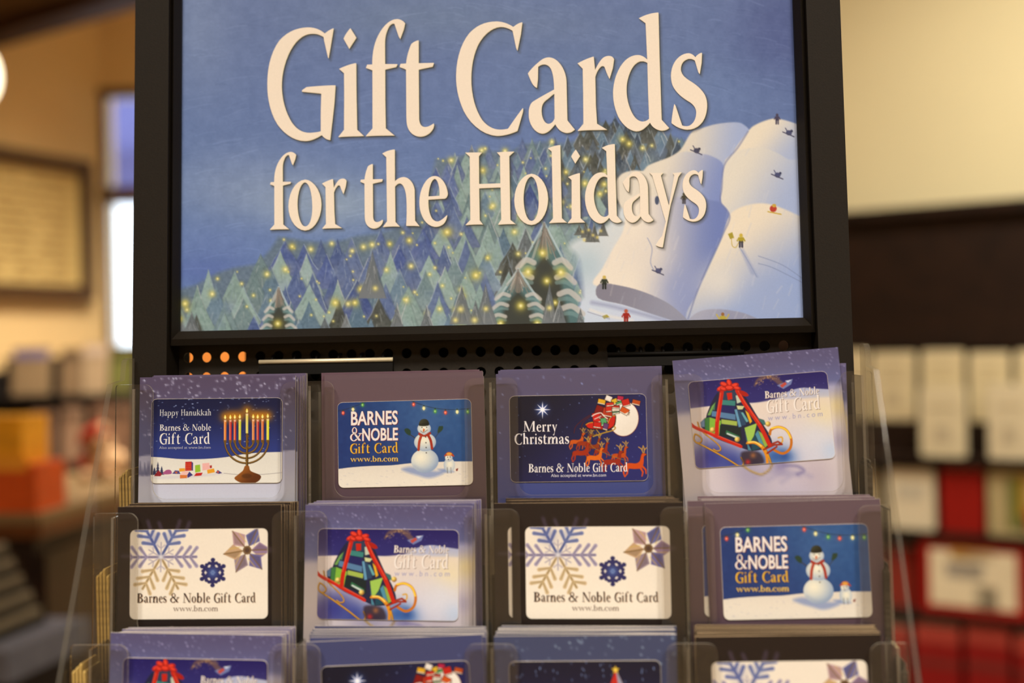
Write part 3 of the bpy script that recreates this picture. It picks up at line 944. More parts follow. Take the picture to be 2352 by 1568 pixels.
def person(cv, x, y, s, coat, legs=(38, 40, 54), head=(214, 190, 140)):
    cv.fill(oval(x, y - 7 * s, 2.6 * s, 2.8 * s, 10), head)
    cv.fill([(x - 3 * s, y - 4.5 * s), (x + 3 * s, y - 4.5 * s), (x + 3.6 * s, y + 3 * s), (x - 3.4 * s, y + 3 * s)], coat)
    for o in (-1.6, 1.6):
        cv.line([(x + o * s, y + 2 * s), (x + o * 1.1 * s, y + 9 * s)], 2.6 * s, legs)
    for o in (-1, 1):
        cv.line([(x + 3 * o * s, y - 3.5 * s), (x + 5.2 * o * s, y + .5 * s)], 1.9 * s, coat)


def paint_poster(shadow_polys):
    M = [[1 / PSTEP, 0, -PX0 / PSTEP], [0, 1 / PSTEP, -PY0 / PSTEP]]
    cv = Canvas(PW, PH, M, (92, 112, 162))
    R = random.Random(42)
    yy, xx = np.mgrid[0:PH, 0:PW].astype(float)
    X, Y = xx * PSTEP + PX0, yy * PSTEP + PY0
    # sky
    base = np.array([98, 119, 166.]) + np.clip((Y - 60) / 560, 0, 1)[..., None] * np.array([4, 10, 14])
    cv.c[:] = base

    def patch(cx, cy, rx, ry, c, a):
        w = np.exp(-((X - cx) / rx) ** 2 - ((Y - cy) / ry) ** 2)[..., None] * a
        cv.c[:] = cv.c * (1 - w) + np.array(c) * w
    patch(450, 60, 90, 170, (130, 150, 186), .55)
    patch(560, 430, 210, 80, (132, 152, 186), .75)
    patch(760, 470, 160, 60, (152, 172, 192), .75)
    patch(470, 560, 170, 45, (106, 130, 184), .7)
    patch(960, 40, 240, 60, (112, 134, 164), .5)
    patch(1250, 60, 200, 50, (112, 132, 166), .4)
    patch(1430, 190, 180, 60, (110, 136, 168), .6)
    patch(1800, 60, 120, 160, (70, 84, 140), .7)
    patch(1650, 220, 180, 60, (104, 128, 176), .6)
    patch(460, 620, 120, 40, (92, 114, 176), .8)
    for k in range(1700):                                        # brush strokes
        x, y = R.uniform(390, 1870), R.uniform(-200, 640)
        L = R.uniform(14, 70)
        a = R.gauss(-.12 if x < 1000 else .14, .12)
        br = R.choice((16, 22, -14, -10, 10))
        sub = cv.c[min(PH - 1, max(0, int((y - PY0) / PSTEP))), min(PW - 1, int((x - PX0) / PSTEP))] + br
        cv.line(spline([(x, y), (x + L * .5, y + L * .5 * math.sin(a) - 2), (x + L, y + L * math.sin(a))], False, 3), R.uniform(1.5, 4), sub, R.uniform(.12, .42), 1)
    cv.noise(2.5, 300, 200, 1)
    cv.noise(4, 90, 60, 2)
    # forest
    tops = [(395, 655), (450, 640), (500, 612), (540, 600), (590, 592), (620, 560), (640, 530), (700, 538), (760, 545), (820, 528), (870, 522), (930, 505), (960, 480), (985, 425), (1000, 352), (1040, 350),
            (1100, 330), (1170, 338), (1200, 318), (1250, 312), (1300, 316), (1330, 304), (1342, 276), (1380, 268), (1440, 274), (1490, 272), (1540, 298), (1580, 312), (1600, 316)]
    tx, ty = zip(*tops)
    topf = lambda x: float(np.interp(x, tx, ty))
    slate, deep, sage, olive, grey, teal = (88, 106, 148), (72, 90, 146), (140, 166, 160), (74, 78, 72), (116, 122, 124), (98, 124, 144)
    # right edge of the forest against the snow
    edge_pts = [(600, 9999), (290, 1590)]
    def right(y):
        return float(np.interp(y, [250, 300, 345, 380, 410, 440, 470, 530, 560, 600, 740], [1610, 1600, 1560, 1500, 1478, 1440, 1400, 1400, 1350, 1340, 1345]))
    ground = [(395, 680)] + [(x, y + 14) for x, y in tops] + [(1560, 350), (1490, 385), (1470, 430), (1420, 450), (1390, 520), (1340, 560), (1335, 800), (395, 800)]
    cv.fill(ground, (100, 120, 140), 1, 5)
    zone = value_noise(60, 60, 9, 7, 77)
    y = 262
    while y < 765:
        sz = 21 + (y - 262) * .082
        x = 395 + R.uniform(0, sz)
        row = []
        while x < right(min(y, 740)) + 4:
            row.append(x)
            x += sz * R.uniform(.7, 1.3)
        R.shuffle(row)
        for x in row:
            ly = y + R.uniform(-9, 9)
            if ly < topf(x) - 6:
                continue
            zn = zone[int((y - 250) / 530 * 59), min(59, int((x - 390) / 1230 * 59))]
            if zn < .38:
                pal = [deep, slate, slate, (84, 102, 150), teal, sage]
            elif zn < .62:
                pal = [sage, teal, sage, (112, 136, 140), slate]
            else:
                pal = [olive, grey, teal, olive, (100, 108, 112), sage]
            if x > 1290 and y < 440:
                pal = [(66, 80, 96), olive, teal, (84, 96, 108)]
            c = R.choice(pal)
            k = R.uniform(-10, 10)
            c = tuple(v + k for v in c)
            pine(cv, R, x, ly, sz * R.uniform(1.6, 2.4), sz * R.uniform(1.3, 2.0), c, R.choice(((166, 182, 190), (184, 190, 190), (146, 166, 186))), 8 if y > 420 else 4)
        for k in range(7):                                    # mist and snow showing between the rows
            xx0 = R.uniform(400, max(410, right(min(y, 740)) - 20))
            if y > topf(xx0) + 22:
                cv.glow(xx0, y + R.uniform(6, 26), R.uniform(9, 22), R.choice(((166, 184, 200), (140, 164, 170), (126, 148, 182), (112, 134, 160))), R.uniform(.2, .45))
        y += sz * .68
    cv.noise(9, 300, 200, 5, (np.clip((Y - np.interp(X, tx, ty)) / 20, 0, 1) * (X < 1500)))
    # lights among the trees
    for k in range(250):
        x, y = R.uniform(402, 1590), R.uniform(265, 745)
        if y < topf(x) + 8 or x > right(min(y, 740)) - 8:
            continue
        r = R.choice((1.6, 1.8, 2.2, 2.6, 3.6, 5, 6))
        cv.glow(x, y, r * 1.8, (190, 184, 92), .5)
        cv.glow(x, y, r, (232, 222, 130), .85)
        cv.glow(x, y, r * .45, (252, 246, 200), .9)
    for x, y, r in ((425, 697, 8), (1027, 533, 9), (770, 695, 8), (815, 695, 7), (829, 664, 7), (1093, 632, 9), (940, 552, 6), (895, 560, 5), (1120, 262 + 330, 5), (413, 732, 6), (671, 566, 6), (1047, 712, 6), (1060, 738, 6), (1430, 320, 6), (1445, 330, 6), (1300, 395, 5), (1388, 423, 6), (1108, 391, 7), (1343, 421, 7), (1378, 445, 6)):
        cv.glow(x, y, r * 1.9, (176, 170, 84), .6)
        cv.glow(x, y, r, (226, 212, 104), .9)
        cv.glow(x, y, r * .4, (250, 242, 180), .9)
    # snow ground beside the trees
    cv.fill([(1300, 800), (1335, 690), (1420, 640), (1880, 640), (1890, 810)], (204, 214, 230), 1, 4)
    ground2 = spline([(1300, 800), (1335, 700), (1330, 600), (1310, 560), (1395, 515), (1440, 445), (1475, 420), (1520, 430), (1480, 560), (1420, 640), (1380, 800)])
    cv.fill(ground2, Grad((212, 220, 222), (1330, 560), (204, 216, 230), (1360, 720)), 1, 9)
    cv.glow(1345, 610, 50, (168, 194, 206), .6)
    # the little grove in front
    for x, t, h in ((1330, 516, 24), (1345, 510, 36), (1365, 512, 44), (1385, 508, 34), (1355, 522, 34)):
        pine(cv, R, x, t, h, 24, (84, 88, 84), (160, 164, 160), 8)
    for x, y in ((1338, 532), (1352, 528), (1362, 540), (1342, 551), (1372, 545), (1380, 530)):
        cv.glow(x, y, 4, (222, 206, 120), .9)
    # open book as snowy hills
    Z = lambda pts: [(1260 + a / 2.904, 240 + b / 2.904) for a, b in pts]
    cream, pale, blue, dusk = (236, 228, 212), (208, 210, 214), (150, 162, 200), (118, 128, 172)

    def hill(pts, g, soft=2.0, n=6):
        cv.fill(spline(Z(pts), n=n), g, 1, soft)
    zg = lambda c0, a, c1, b: Grad(c0, Z([a])[0], c1, Z([b])[0])
    hill([(880, 300), (950, 190), (1010, 162), (1120, 130), (1250, 118), (1310, 140), (1340, 185), (1300, 260), (1180, 420), (1170, 560), (850, 520), (640, 480), (650, 420), (700, 395), (800, 355)], zg((226, 218, 200), (900, 250), (164, 180, 216), (1280, 330)))
    hill([(480, 470), (560, 440), (640, 440), (680, 400), (800, 355), (900, 315), (1000, 325), (1090, 345), (1165, 405), (1160, 560), (1150, 700), (900, 720), (600, 720), (500, 700), (440, 560)], zg((230, 222, 204), (720, 420), (128, 146, 200), (1170, 560)))
    hill([(1330, 180), (1390, 130), (1490, 95), (1560, 100), (1700, 150), (1860, 260), (1830, 500), (1600, 420), (1400, 330), (1230, 340)], zg((236, 226, 204), (1420, 160), (172, 186, 216), (1640, 340)))
    hill([(1170, 410), (1200, 350), (1290, 300), (1420, 288), (1520, 320), (1600, 365), (1660, 372), (1840, 420), (1840, 860), (1500, 820), (1210, 750), (1150, 650)], zg((228, 222, 206), (1260, 400), (168, 184, 218), (1640, 640)))
    hill([(300, 1200), (360, 1090), (430, 960), (500, 830), (520, 650), (600, 610), (760, 615), (960, 620), (1090, 640), (1145, 655), (1205, 740), (1150, 900), (1060, 1090), (985, 1260), (925, 1450), (860, 1400), (700, 1300), (500, 1230)],
         zg((240, 230, 212), (560, 850), (112, 130, 188), (1150, 900)), 2.5)
    cv.glow(*Z([(620, 1000)])[0], 60, (228, 220, 208), .7)
    cv.glow(*Z([(900, 1250)])[0], 60, (146, 158, 200), .8)
    hill([(925, 1450), (990, 1260), (1070, 1080), (1150, 900), (1205, 745), (1260, 695), (1350, 665), (1450, 660), (1560, 692), (1690, 750), (1850, 820), (1880, 1600), (1200, 1600)], zg((238, 226, 202), (1290, 780), (152, 172, 214), (1600, 1200)), 2.5)
    cv.glow(*Z([(1150, 1180)])[0], 50, (226, 222, 212), .8)
    cv.glow(*Z([(1450, 1330)])[0], 70, (160, 176, 212), .7)
    cv.line(spline(Z([(1700, 700), (1705, 1000), (1715, 1400)]), False), 10, (140, 150, 190), .5, 6)
    cv.line(spline(Z([(1330, 180), (1260, 290), (1172, 405), (1155, 560), (1147, 650), (1208, 745), (1160, 870), (1062, 1080), (990, 1250), (930, 1430)]), False), 3, (110, 120, 168), .75, 2)
    # page ends
    hill([(340, 1195), (500, 1212), (650, 1255), (790, 1320), (880, 1390), (930, 1450), (860, 1450), (700, 1400), (500, 1335), (330, 1290)], zg((134, 132, 146), (360, 1230), (150, 152, 170), (850, 1430)), 1.2, 4)
    hill([(930, 1440), (1000, 1382), (1090, 1364), (1200, 1370), (1330, 1400), (1420, 1470), (940, 1480)], zg((170, 172, 190), (1000, 1380), (150, 154, 178), (1200, 1450)), 1.5, 4)
    cv.line(spline(Z([(290, 1320), (420, 1345), (600, 1390), (780, 1440)]), False), 9, (150, 158, 190), .7, 4)
    cv.line(spline(Z([(280, 1370), (400, 1410), (560, 1440)]), False), 7, (228, 226, 222), .8, 3)
    for k in range(130):                                        # brushed snow
        x, y = R.uniform(1400, 1850), R.uniform(330, 735)
        cv.line([(x, y), (x - R.uniform(4, 12), y + R.uniform(14, 30))], R.uniform(2, 4), R.choice(((236, 230, 220), (190, 198, 216), (206, 212, 222))), R.uniform(.08, .22), 1.5)
    for q in ([(1280, 960), (1340, 1060), (1390, 1150)], [(1400, 1060), (1500, 1090), (1700, 1190)], [(1400, 1010), (1560, 1070), (1700, 1165)], [(660, 890), (690, 960), (680, 1050), (700, 1100)]):
        cv.line(spline(Z(q), False), 2, (120, 134, 178), .6, 1)
    cv.fill(Z([(1275, 965), (1300, 962), (1400, 1150), (1350, 1130)]), (140, 154, 194), .5, 3)
    # people on the slopes
    person(cv, 1785, 273, 1.25, (66, 58, 84), (60, 56, 80), (70, 62, 84))
    person(cv, 1388, 648, 1.6, (44, 52, 40), (36, 40, 36), (206, 180, 90))
    person(cv, 1702, 552, 1.65, (176, 158, 40), (50, 50, 70), (206, 180, 70))
    person(cv, 1438, 726, 1.7, (158, 36, 26), (150, 34, 26), (186, 90, 60))
    person(cv, 1660, 732, 1.5, (186, 168, 60), (150, 130, 60), (150, 100, 50))
    cv.line([(1652, 732), (1646, 722)], 3, (196, 178, 80))
    cv.line([(1668, 732), (1674, 722)], 3, (196, 178, 80))
    person(cv, 1571, 455, 1.3, (70, 66, 50), (60, 56, 60), (80, 76, 50))
    cv.fill(oval(1509, 460, 5, 10), (74, 84, 110))
    for x, y, c in ((1812, 305, (70, 74, 110)), (1600, 346, (64, 66, 90)), (1786, 402, (70, 76, 116)), (1512, 622, (80, 84, 120))):
        cv.fill(oval(x, y, 7, 6, 12, 20), c)
        cv.fill(oval(x + 6, y - 4, 3.4, 3.4, 8), tuple(v * .8 for v in c))
        cv.line([(x - 14, y - 2), (x + 12, y + 9)], 2.4, (70, 70, 96))
        cv.line([(x - 4, y - 4), (x - 8, y - 11)], 2, c)
    cv.fill(oval(1776, 479, 8, 8), (186, 60, 44))
    cv.fill(oval(1778, 472, 5, 4), (206, 170, 70))
    cv.line([(1764, 486), (1794, 492)], 2.6, (200, 170, 60))
    cv.fill([(1672, 537), (1682, 533), (1686, 546), (1677, 549)], (170, 154, 50))
    cv.line(spline([(1680, 548), (1682, 564), (1690, 568), (1696, 558)], False), 1.6, (196, 170, 70))
    cv.fill([(1382, 726), (1394, 722), (1400, 728), (1388, 732)], (170, 158, 70))
    cv.line([(1350, 716), (1400, 732)], 1.6, (140, 146, 170), .8)
    # the three big trees
    snowy_tree(cv, R, 1250, 512, 240, 178, ((1246, 581, 9), (1213, 624, 10), (1288, 625, 10), (1256, 645, 8), (1232, 690, 6), (1275, 695, 6)))
    snowy_tree(cv, R, 1190, 618, 160, 150, ((1196, 702, 9), (1150, 742, 7), (1234, 742, 7)))
    snowy_tree(cv, R, 640, 660, 130, 90, ((638, 743, 8),))
    for x, t, h, w in ((1115, 652, 100, 56), (1262, 650, 95, 40), (1092, 690, 70, 50), (1285, 690, 60, 40), (1333, 708, 60, 36), (855, 575, 110, 60), (1060, 655, 90, 60), (980, 700, 70, 40), (440, 716, 50, 40), (912, 695, 60, 30)):
        pine(cv, R, x, t, h, w, (104, 112, 116), (190, 196, 196), 14)
    for x, y, r in ((1116, 709, 5), (1262, 707, 5), (1090, 735, 6), (862, 662, 5), (1058, 710, 6), (1046, 735, 5)):
        cv.glow(x, y, r * 1.6, (186, 178, 90), .6)
        cv.glow(x, y, r, (240, 228, 150), .9)
    # printed soft shade under the lettering
    for p, hs in shadow_polys:
        for d, c, a, sf in ((5, (48, 46, 42), .5, 5), (2.5, (46, 42, 26), .7, 1.6)):
            cv.fill([(x + d, y + d) for x, y in p], c, a, sf, [[(x + d, y + d) for x, y in h] for h in hs])
    return cv
# ------------------------------------------------------------------ lettering: outlines as paths
def path(d, n=7):
    """SVG-like path (M, L, C, absolute) to polygons"""
    tok = d.replace('Z', ' Z ').split()
    polys, cur, i, cmd = [], [], 0, None
    while i < len(tok):
        if tok[i] in 'MLCZ':
            cmd = tok[i]; i += 1
            if cmd == 'Z':
                polys.append(cur); cur = []
            continue
        if cmd in 'ML':
            cur.append((float(tok[i]), float(tok[i + 1]))); i += 2
        else:
            p0 = cur[-1]
            q = [float(t) for t in tok[i:i + 6]]; i += 6
            for k in range(1, n + 1):
                t = k / n; u = 1 - t
                cur.append((u ** 3 * p0[0] + 3 * u * u * t * q[0] + 3 * u * t * t * q[2] + t ** 3 * q[4],
                            u ** 3 * p0[1] + 3 * u * u * t * q[1] + 3 * u * t * t * q[3] + t ** 3 * q[5]))
    return polys


# each glyph: view (A, B, C, D = scale and origin of the tracing), outlines; a trailing h marks the second as a hole
GA, GB, GC, GD = (4.2764, 560, 0), (3.7333, 1030, 0), (4.4377, 600, 320), (3.92, 1060, 320)
GLYPH = {
    'G': (GA, "M 882 278 L 878 300 L 855 440 L 832 572 L 826 560 L 790 400 L 785 365 C 740 335 700 330 660 332 C 590 336 520 385 460 490 C 400 600 368 740 372 860 C 378 1010 420 1120 470 1200 C 530 1285 590 1305 650 1305 C 700 1302 735 1297 757 1290 L 757 1100 L 762 920 L 570 900 L 575 885 L 618 856 C 700 848 800 840 900 838 L 890 1000 L 870 1180 L 847 1376 C 820 1372 790 1360 765 1325 C 720 1355 660 1385 600 1385 C 500 1385 400 1320 330 1220 C 260 1110 230 960 232 820 C 232 660 270 510 350 400 C 430 310 530 270 640 270 C 700 272 750 290 797 330 C 820 310 850 290 882 278 Z"),
    'i': (GA, "M 1047 278 C 1060 300 1085 335 1104 370 C 1085 400 1060 440 1035 478 C 1015 440 995 410 981 380 C 995 345 1020 310 1047 278 Z M 1103 620 L 1105 900 L 1112 1272 L 1180 1335 C 1100 1340 1000 1338 928 1347 L 985 1275 L 987 900 L 985 720 L 936 678 C 980 655 1040 632 1103 620 Z"),
    'f': (GA, "M 1583 228 L 1570 290 L 1535 382 L 1522 360 L 1480 235 C 1465 228 1445 235 1430 255 C 1400 300 1385 360 1385 430 L 1386 630 L 1508 630 L 1495 658 L 1387 684 L 1388 1000 L 1393 1258 L 1480 1330 C 1400 1332 1290 1330 1197 1338 L 1265 1262 L 1264 690 L 1200 668 L 1212 636 L 1262 634 C 1262 520 1280 430 1320 350 C 1370 250 1440 190 1505 188 C 1540 190 1565 205 1583 228 Z"),
    't': (GA, "M 1716 396 L 1716 622 L 1866 618 L 1853 655 L 1716 684 L 1720 1170 C 1725 1225 1750 1248 1785 1248 C 1815 1246 1840 1230 1866 1212 C 1870 1240 1860 1265 1840 1290 C 1810 1325 1770 1342 1728 1342 C 1680 1340 1630 1310 1610 1250 C 1598 1215 1598 1180 1597 1100 L 1594 684 L 1530 658 L 1540 628 L 1595 624 C 1600 560 1620 490 1645 435 C 1660 418 1685 405 1716 396 Z"),
    'C': (GB, "M 632 192 L 620 290 L 590 434 L 580 410 L 550 265 C 510 238 470 230 440 232 C 380 236 300 290 250 390 C 205 490 190 600 195 720 C 202 850 240 960 290 1030 C 340 1090 390 1110 440 1112 C 470 1112 495 1108 512 1103 C 540 1060 590 990 638 926 C 640 940 638 955 634 970 L 590 1122 C 530 1150 470 1165 415 1165 C 300 1160 190 1070 130 950 C 85 850 65 750 66 650 C 68 500 110 370 180 285 C 250 210 330 185 415 185 C 470 187 515 205 557 232 C 580 212 605 198 632 192 Z"),
    'a': (GB, "M 1010 700 L 1018 1030 L 1082 1110 C 1060 1130 1040 1140 1010 1140 C 970 1135 935 1110 915 1062 C 880 1110 845 1145 800 1146 C 745 1140 700 1080 690 1010 C 685 950 690 905 720 875 C 780 835 850 800 906 768 C 905 700 900 640 880 595 C 865 565 840 550 810 553 C 790 556 775 565 767 572 L 765 680 L 757 752 C 740 748 725 730 715 710 C 700 680 688 650 681 632 C 700 600 740 560 790 520 C 815 500 840 492 865 493 C 910 495 950 530 975 575 C 1000 620 1008 660 1010 700 Z M 908 800 L 910 1015 C 900 1045 880 1062 855 1062 C 825 1058 800 1015 797 960 C 795 910 805 880 840 855 C 865 838 885 815 908 800 Z", 'h'),
    'r': (GB, "M 1244 486 L 1256 605 C 1275 560 1300 520 1325 497 C 1345 482 1370 478 1390 482 C 1405 486 1415 495 1418 508 L 1408 580 L 1380 674 C 1370 660 1355 625 1340 580 C 1335 568 1325 565 1310 568 C 1285 585 1265 625 1257 660 L 1262 900 L 1272 1060 L 1360 1112 C 1280 1116 1190 1112 1107 1122 L 1157 1062 L 1155 800 L 1151 590 L 1106 545 C 1150 520 1200 498 1244 486 Z"),
    'd': (GB, "M 1799 108 L 1808 500 L 1826 1025 L 1890 1095 C 1875 1112 1850 1120 1825 1120 C 1780 1115 1745 1090 1727 1050 C 1690 1095 1655 1125 1608 1126 C 1550 1122 1490 1070 1455 1000 C 1420 920 1408 850 1412 770 C 1420 670 1460 570 1520 515 C 1560 480 1600 470 1640 474 C 1665 480 1690 495 1704 512 L 1690 200 L 1632 158 C 1680 130 1740 112 1799 108 Z M 1705 540 L 1712 800 L 1720 1018 C 1705 1035 1680 1045 1655 1042 C 1610 1035 1570 980 1545 900 C 1520 820 1520 740 1535 680 C 1555 600 1590 540 1640 527 C 1670 522 1690 530 1705 540 Z", 'h'),
    's': (GB, "M 2172 453 L 2168 540 L 2152 634 L 2142 620 L 2112 520 C 2095 508 2075 503 2055 505 C 2015 515 1990 545 1990 595 C 1995 640 2030 670 2080 700 C 2130 730 2180 775 2200 820 C 2220 870 2220 920 2205 980 C 2185 1060 2120 1112 2045 1112 C 1995 1108 1950 1090 1912 1055 C 1915 1000 1925 940 1936 892 C 1942 898 1948 910 1950 920 L 2002 1075 C 2020 1083 2045 1085 2065 1078 C 2105 1060 2125 1010 2124 960 C 2120 920 2095 890 2050 865 C 1990 830 1940 780 1920 730 C 1900 670 1905 600 1930 550 C 1960 490 2010 458 2060 457 C 2085 460 2105 475 2117 492 C 2130 472 2150 458 2172 453 Z"),
    'o': (GC, "M 450 410 C 530 412 610 520 613 660 C 612 800 540 925 445 928 C 350 925 278 810 278 680 C 280 530 360 415 450 410 Z M 444 436 C 395 445 368 560 368 660 C 370 780 400 885 450 888 C 500 885 522 790 522 690 C 520 570 500 445 444 436 Z", 'h'),
    'h': (GC, "M 1360 103 L 1361 432 C 1380 405 1420 384 1455 384 C 1510 388 1550 440 1562 510 L 1566 825 L 1613 884 C 1570 880 1520 880 1478 880 C 1485 780 1485 680 1480 600 C 1475 520 1450 450 1410 448 C 1390 450 1372 465 1362 480 L 1366 838 L 1413 888 C 1360 885 1300 886 1240 893 L 1283 835 L 1275 182 L 1234 145 C 1275 120 1315 108 1360 103 Z"),
    'e': (GC, "M 1900 550 C 1898 580 1885 600 1865 604 L 1702 614 C 1700 700 1712 760 1740 805 C 1770 840 1800 842 1820 830 C 1850 815 1875 790 1895 770 C 1890 800 1880 830 1865 850 C 1840 880 1800 893 1765 890 C 1690 880 1640 810 1620 720 C 1600 620 1620 500 1680 425 C 1710 385 1745 372 1780 374 C 1840 380 1890 460 1900 550 Z M 1702 582 L 1817 575 C 1820 530 1815 480 1800 440 C 1790 415 1780 402 1765 402 C 1735 410 1710 470 1702 582 Z", 'h'),
    'H': (GD, "M 33 120 C 80 118 130 118 182 118 L 155 150 L 157 402 L 350 396 L 347 150 L 318 118 C 370 112 420 112 473 110 L 428 150 L 438 722 L 487 762 C 435 762 380 762 328 768 L 358 722 L 352 432 L 157 440 L 162 725 L 192 765 C 140 765 85 765 35 772 L 80 725 L 74 155 Z"),
    'l': (GD, "M 888 52 L 893 350 L 902 708 L 948 748 C 895 748 840 748 787 754 L 824 712 L 812 110 L 778 82 C 812 65 850 55 888 52 Z"),
    'y': (GD, "M 1690 300 C 1730 303 1770 303 1812 300 L 1793 325 L 1866 600 L 1915 325 L 1900 303 C 1930 303 1955 300 1980 295 L 1950 335 L 1880 590 L 1830 850 L 1810 970 C 1790 972 1765 965 1748 952 C 1765 920 1785 890 1806 870 L 1838 740 L 1718 328 Z"),
}


def traced(ch):
    """glyph outlines in photograph pixels: (outer loops, holes)"""
    g = GLYPH[ch]
    s, ox, oy = g[0]
    P = [[(x / s + ox, y / s + oy) for x, y in q] for q in path(g[1])]
    if len(g) > 2:
        return [(P[0], [P[1]])]
    return [(q, []) for q in P]


def fitted(ch, box):
    """the glyph squeezed into a box (photograph pixels)"""
    G = traced(ch)
    xs = [p[0] for o, h in G for p in o]
    ys = [p[1] for o, h in G for p in o]
    x0, x1, y0, y1 = min(xs), max(xs), min(ys), max(ys)
    f = lambda p: (box[0] + (p[0] - x0) / (x1 - x0) * (box[2] - box[0]), box[1] + (p[1] - y0) / (y1 - y0) * (box[3] - box[1]))
    return [([f(p) for p in o], [[f(p) for p in q] for q in h]) for o, h in G]


def zbox(g, x0, y0, x1, y1):
    s, ox, oy = g
    return (x0 / s + ox, y0 / s + oy, x1 / s + ox, y1 / s + oy)


TITLE = []          # (character, [(outer, holes)]) in photograph pixels
for ch in 'Gift':
    TITLE.append((ch, traced(ch)))
for ch in 'Cards':
    TITLE.append((ch, traced(ch)))
TITLE += [('f', fitted('f', zbox(GC, 88, 128, 355, 920))), ('o', traced('o')), ('r', fitted('r', zbox(GC, 620, 400, 868, 910))),
          ('t', fitted('t', zbox(GC, 1010, 250, 1238, 908))), ('h', traced('h')), ('e', traced('e')),
          ('H', traced('H')), ('o', fitted('o', zbox(GD, 475, 310, 778, 770))), ('l', traced('l')), ('i', fitted('i', zbox(GD, 955, 92, 1112, 754))),
          ('d', fitted('d', zbox(GD, 1112, 42, 1440, 756))), ('a', fitted('a', zbox(GD, 1452, 290, 1726, 750))), ('y', traced('y')),
          ('s', fitted('s', zbox(GD, 1990, 275, 2200, 740)))]


# small text: serif letters in units of the capital height, y up
def _r(x0, y0, x1, y1):
    return [(x0, y0), (x1, y0), (x1, y1), (x0, y1)]


def _ring(cx, cy, rx, ry, tx, ty, a0=0, a1=360, n=16):
    o, q = [], []
    for k in range(n + 1):
        t = math.radians(a0 + (a1 - a0) * k / n)
        o.append((cx + rx * math.cos(t), cy + ry * math.sin(t)))
        q.append((cx + (rx - tx) * math.cos(t), cy + (ry - ty) * math.sin(t)))
    return o + q[::-1]


SERIF = {
    'B': ([_r(.07, 0, .24, 1), _r(0, 0, .3, .05), _r(0, .95, .3, 1), _ring(.26, .755, .3, .245, .15, .05, -90, 90), _ring(.26, .265, .38, .265, .17, .05, -90, 90)], .7),
    'N': ([_r(.1, 0, .14, 1), [(.04, 1), (.22, 1), (.74, 0), (.6, 0)], _r(.7, .05, .74, 1), _r(0, 0, .26, .04), _r(.58, .96, .84, 1)], .86),
    'M': ([_r(.1, 0, .14, 1), [(.05, 1), (.2, 1), (.52, .02), (.44, 0)], [(.46, 0), (.52, .1), (.84, 1), (.79, 1)], _r(.78, 0, .92, 1), _r(0, 0, .25, .04), _r(.68, 0, 1.0, .04)], 1.06),
    'n': ([_r(.07, 0, .2, .66), _r(0, 0, .27, .04), [(0, .6), (.07, .62), (.2, .68), (.2, .6)], _ring(.33, .44, .19, .24, .13, .06, 0, 180), _r(.39, 0, .52, .45), _r(.33, 0, .59, .04)], .62),
    'm': ([_r(.07, 0, .2, .66), _r(0, 0, .27, .04), [(0, .6), (.07, .62), (.2, .68), (.2, .6)], _ring(.33, .44, .19, .24, .13, .06, 0, 180), _r(.39, 0, .52, .45), _r(.33, 0, .59, .04),
           _ring(.65, .44, .19, .24, .13, .06, 0, 180), _r(.71, 0, .84, .45), _r(.65, 0, .91, .04)], .94),
    'b': ([_r(.07, 0, .2, 1.03), [(0, .97), (.2, 1.06), (.2, .95)], _ring(.31, .33, .27, .345, .14, .06, -150, 150)], .64),
    'p': ([_r(.07, -.34, .2, .66), _r(0, -.36, .28, -.32), [(0, .6), (.2, .7), (.2, .58)], _ring(.31, .33, .27, .345, .14, .06, -150, 150)], .64),
    'u': ([_r(.07, .2, .2, .66), [(0, .62), (.2, .68), (.2, .6)], _ring(.26, .22, .19, .24, .13, .06, 180, 360), _r(.4, 0, .53, .66), [(.33, .62), (.53, .68), (.53, .6)], _r(.42, 0, .6, .05)], .64),
    'k': ([_r(.07, 0, .2, 1.03), _r(0, 0, .27, .04), [(0, .97), (.2, 1.06), (.2, .95)], [(.2, .3), (.46, .66), (.52, .66), (.2, .22)], [(.22, .36), (.32, .44), (.62, 0), (.46, 0)], _r(.38, .62, .6, .66)], .64),
    'w': ([[(.02, .66), (.16, .66), (.32, .05), (.25, 0)], [(.25, 0), (.31, .05), (.46, .66), (.41, .66)], [(.38, .66), (.52, .66), (.68, .05), (.61, 0)], [(.61, 0), (.67, .05), (.84, .66), (.78, .66)], _r(-.02, .62, .22, .66), _r(.7, .62, .9, .66)], .9),
    'c': ([_ring(.3, .33, .29, .345, .14, .06, 45, 315), [(.4, .5), (.52, .62), (.55, .46), (.46, .42)]], .56),
    '.': ([_ring(.1, .08, .09, .09, .09, .09, 0, 360, 8)], .22),
    '&': ([_ring(.34, .76, .2, .26, .08, .05), _ring(.3, .27, .3, .29, .13, .06, 60, 330), [(.2, .66), (.34, .66), (.86, .02), (.66, .02)], [(.56, .18), (.62, .14), (.84, .52), (.78, .54)], _r(.66, .52, .94, .57)], .98),
    ' ': ([], .34),
}
_norm = {'G': (GA, 1338, 1070), 'i': (GA, 1340, 1070), 'f': (GA, 1334, 1070), 't': (GA, 1334, 1070), 'C': (GB, 1122, 934), 'a': (GB, 1130, 934), 'r': (GB, 1118, 934), 'd': (GB, 1110, 934), 's': (GB, 1104, 934),
         'o': (GC, 912, 745), 'h': (GC, 890, 745), 'e': (GC, 880, 745), 'H': (GD, 768, 650), 'l': (GD, 750, 650), 'y': (GD, 735, 650)}


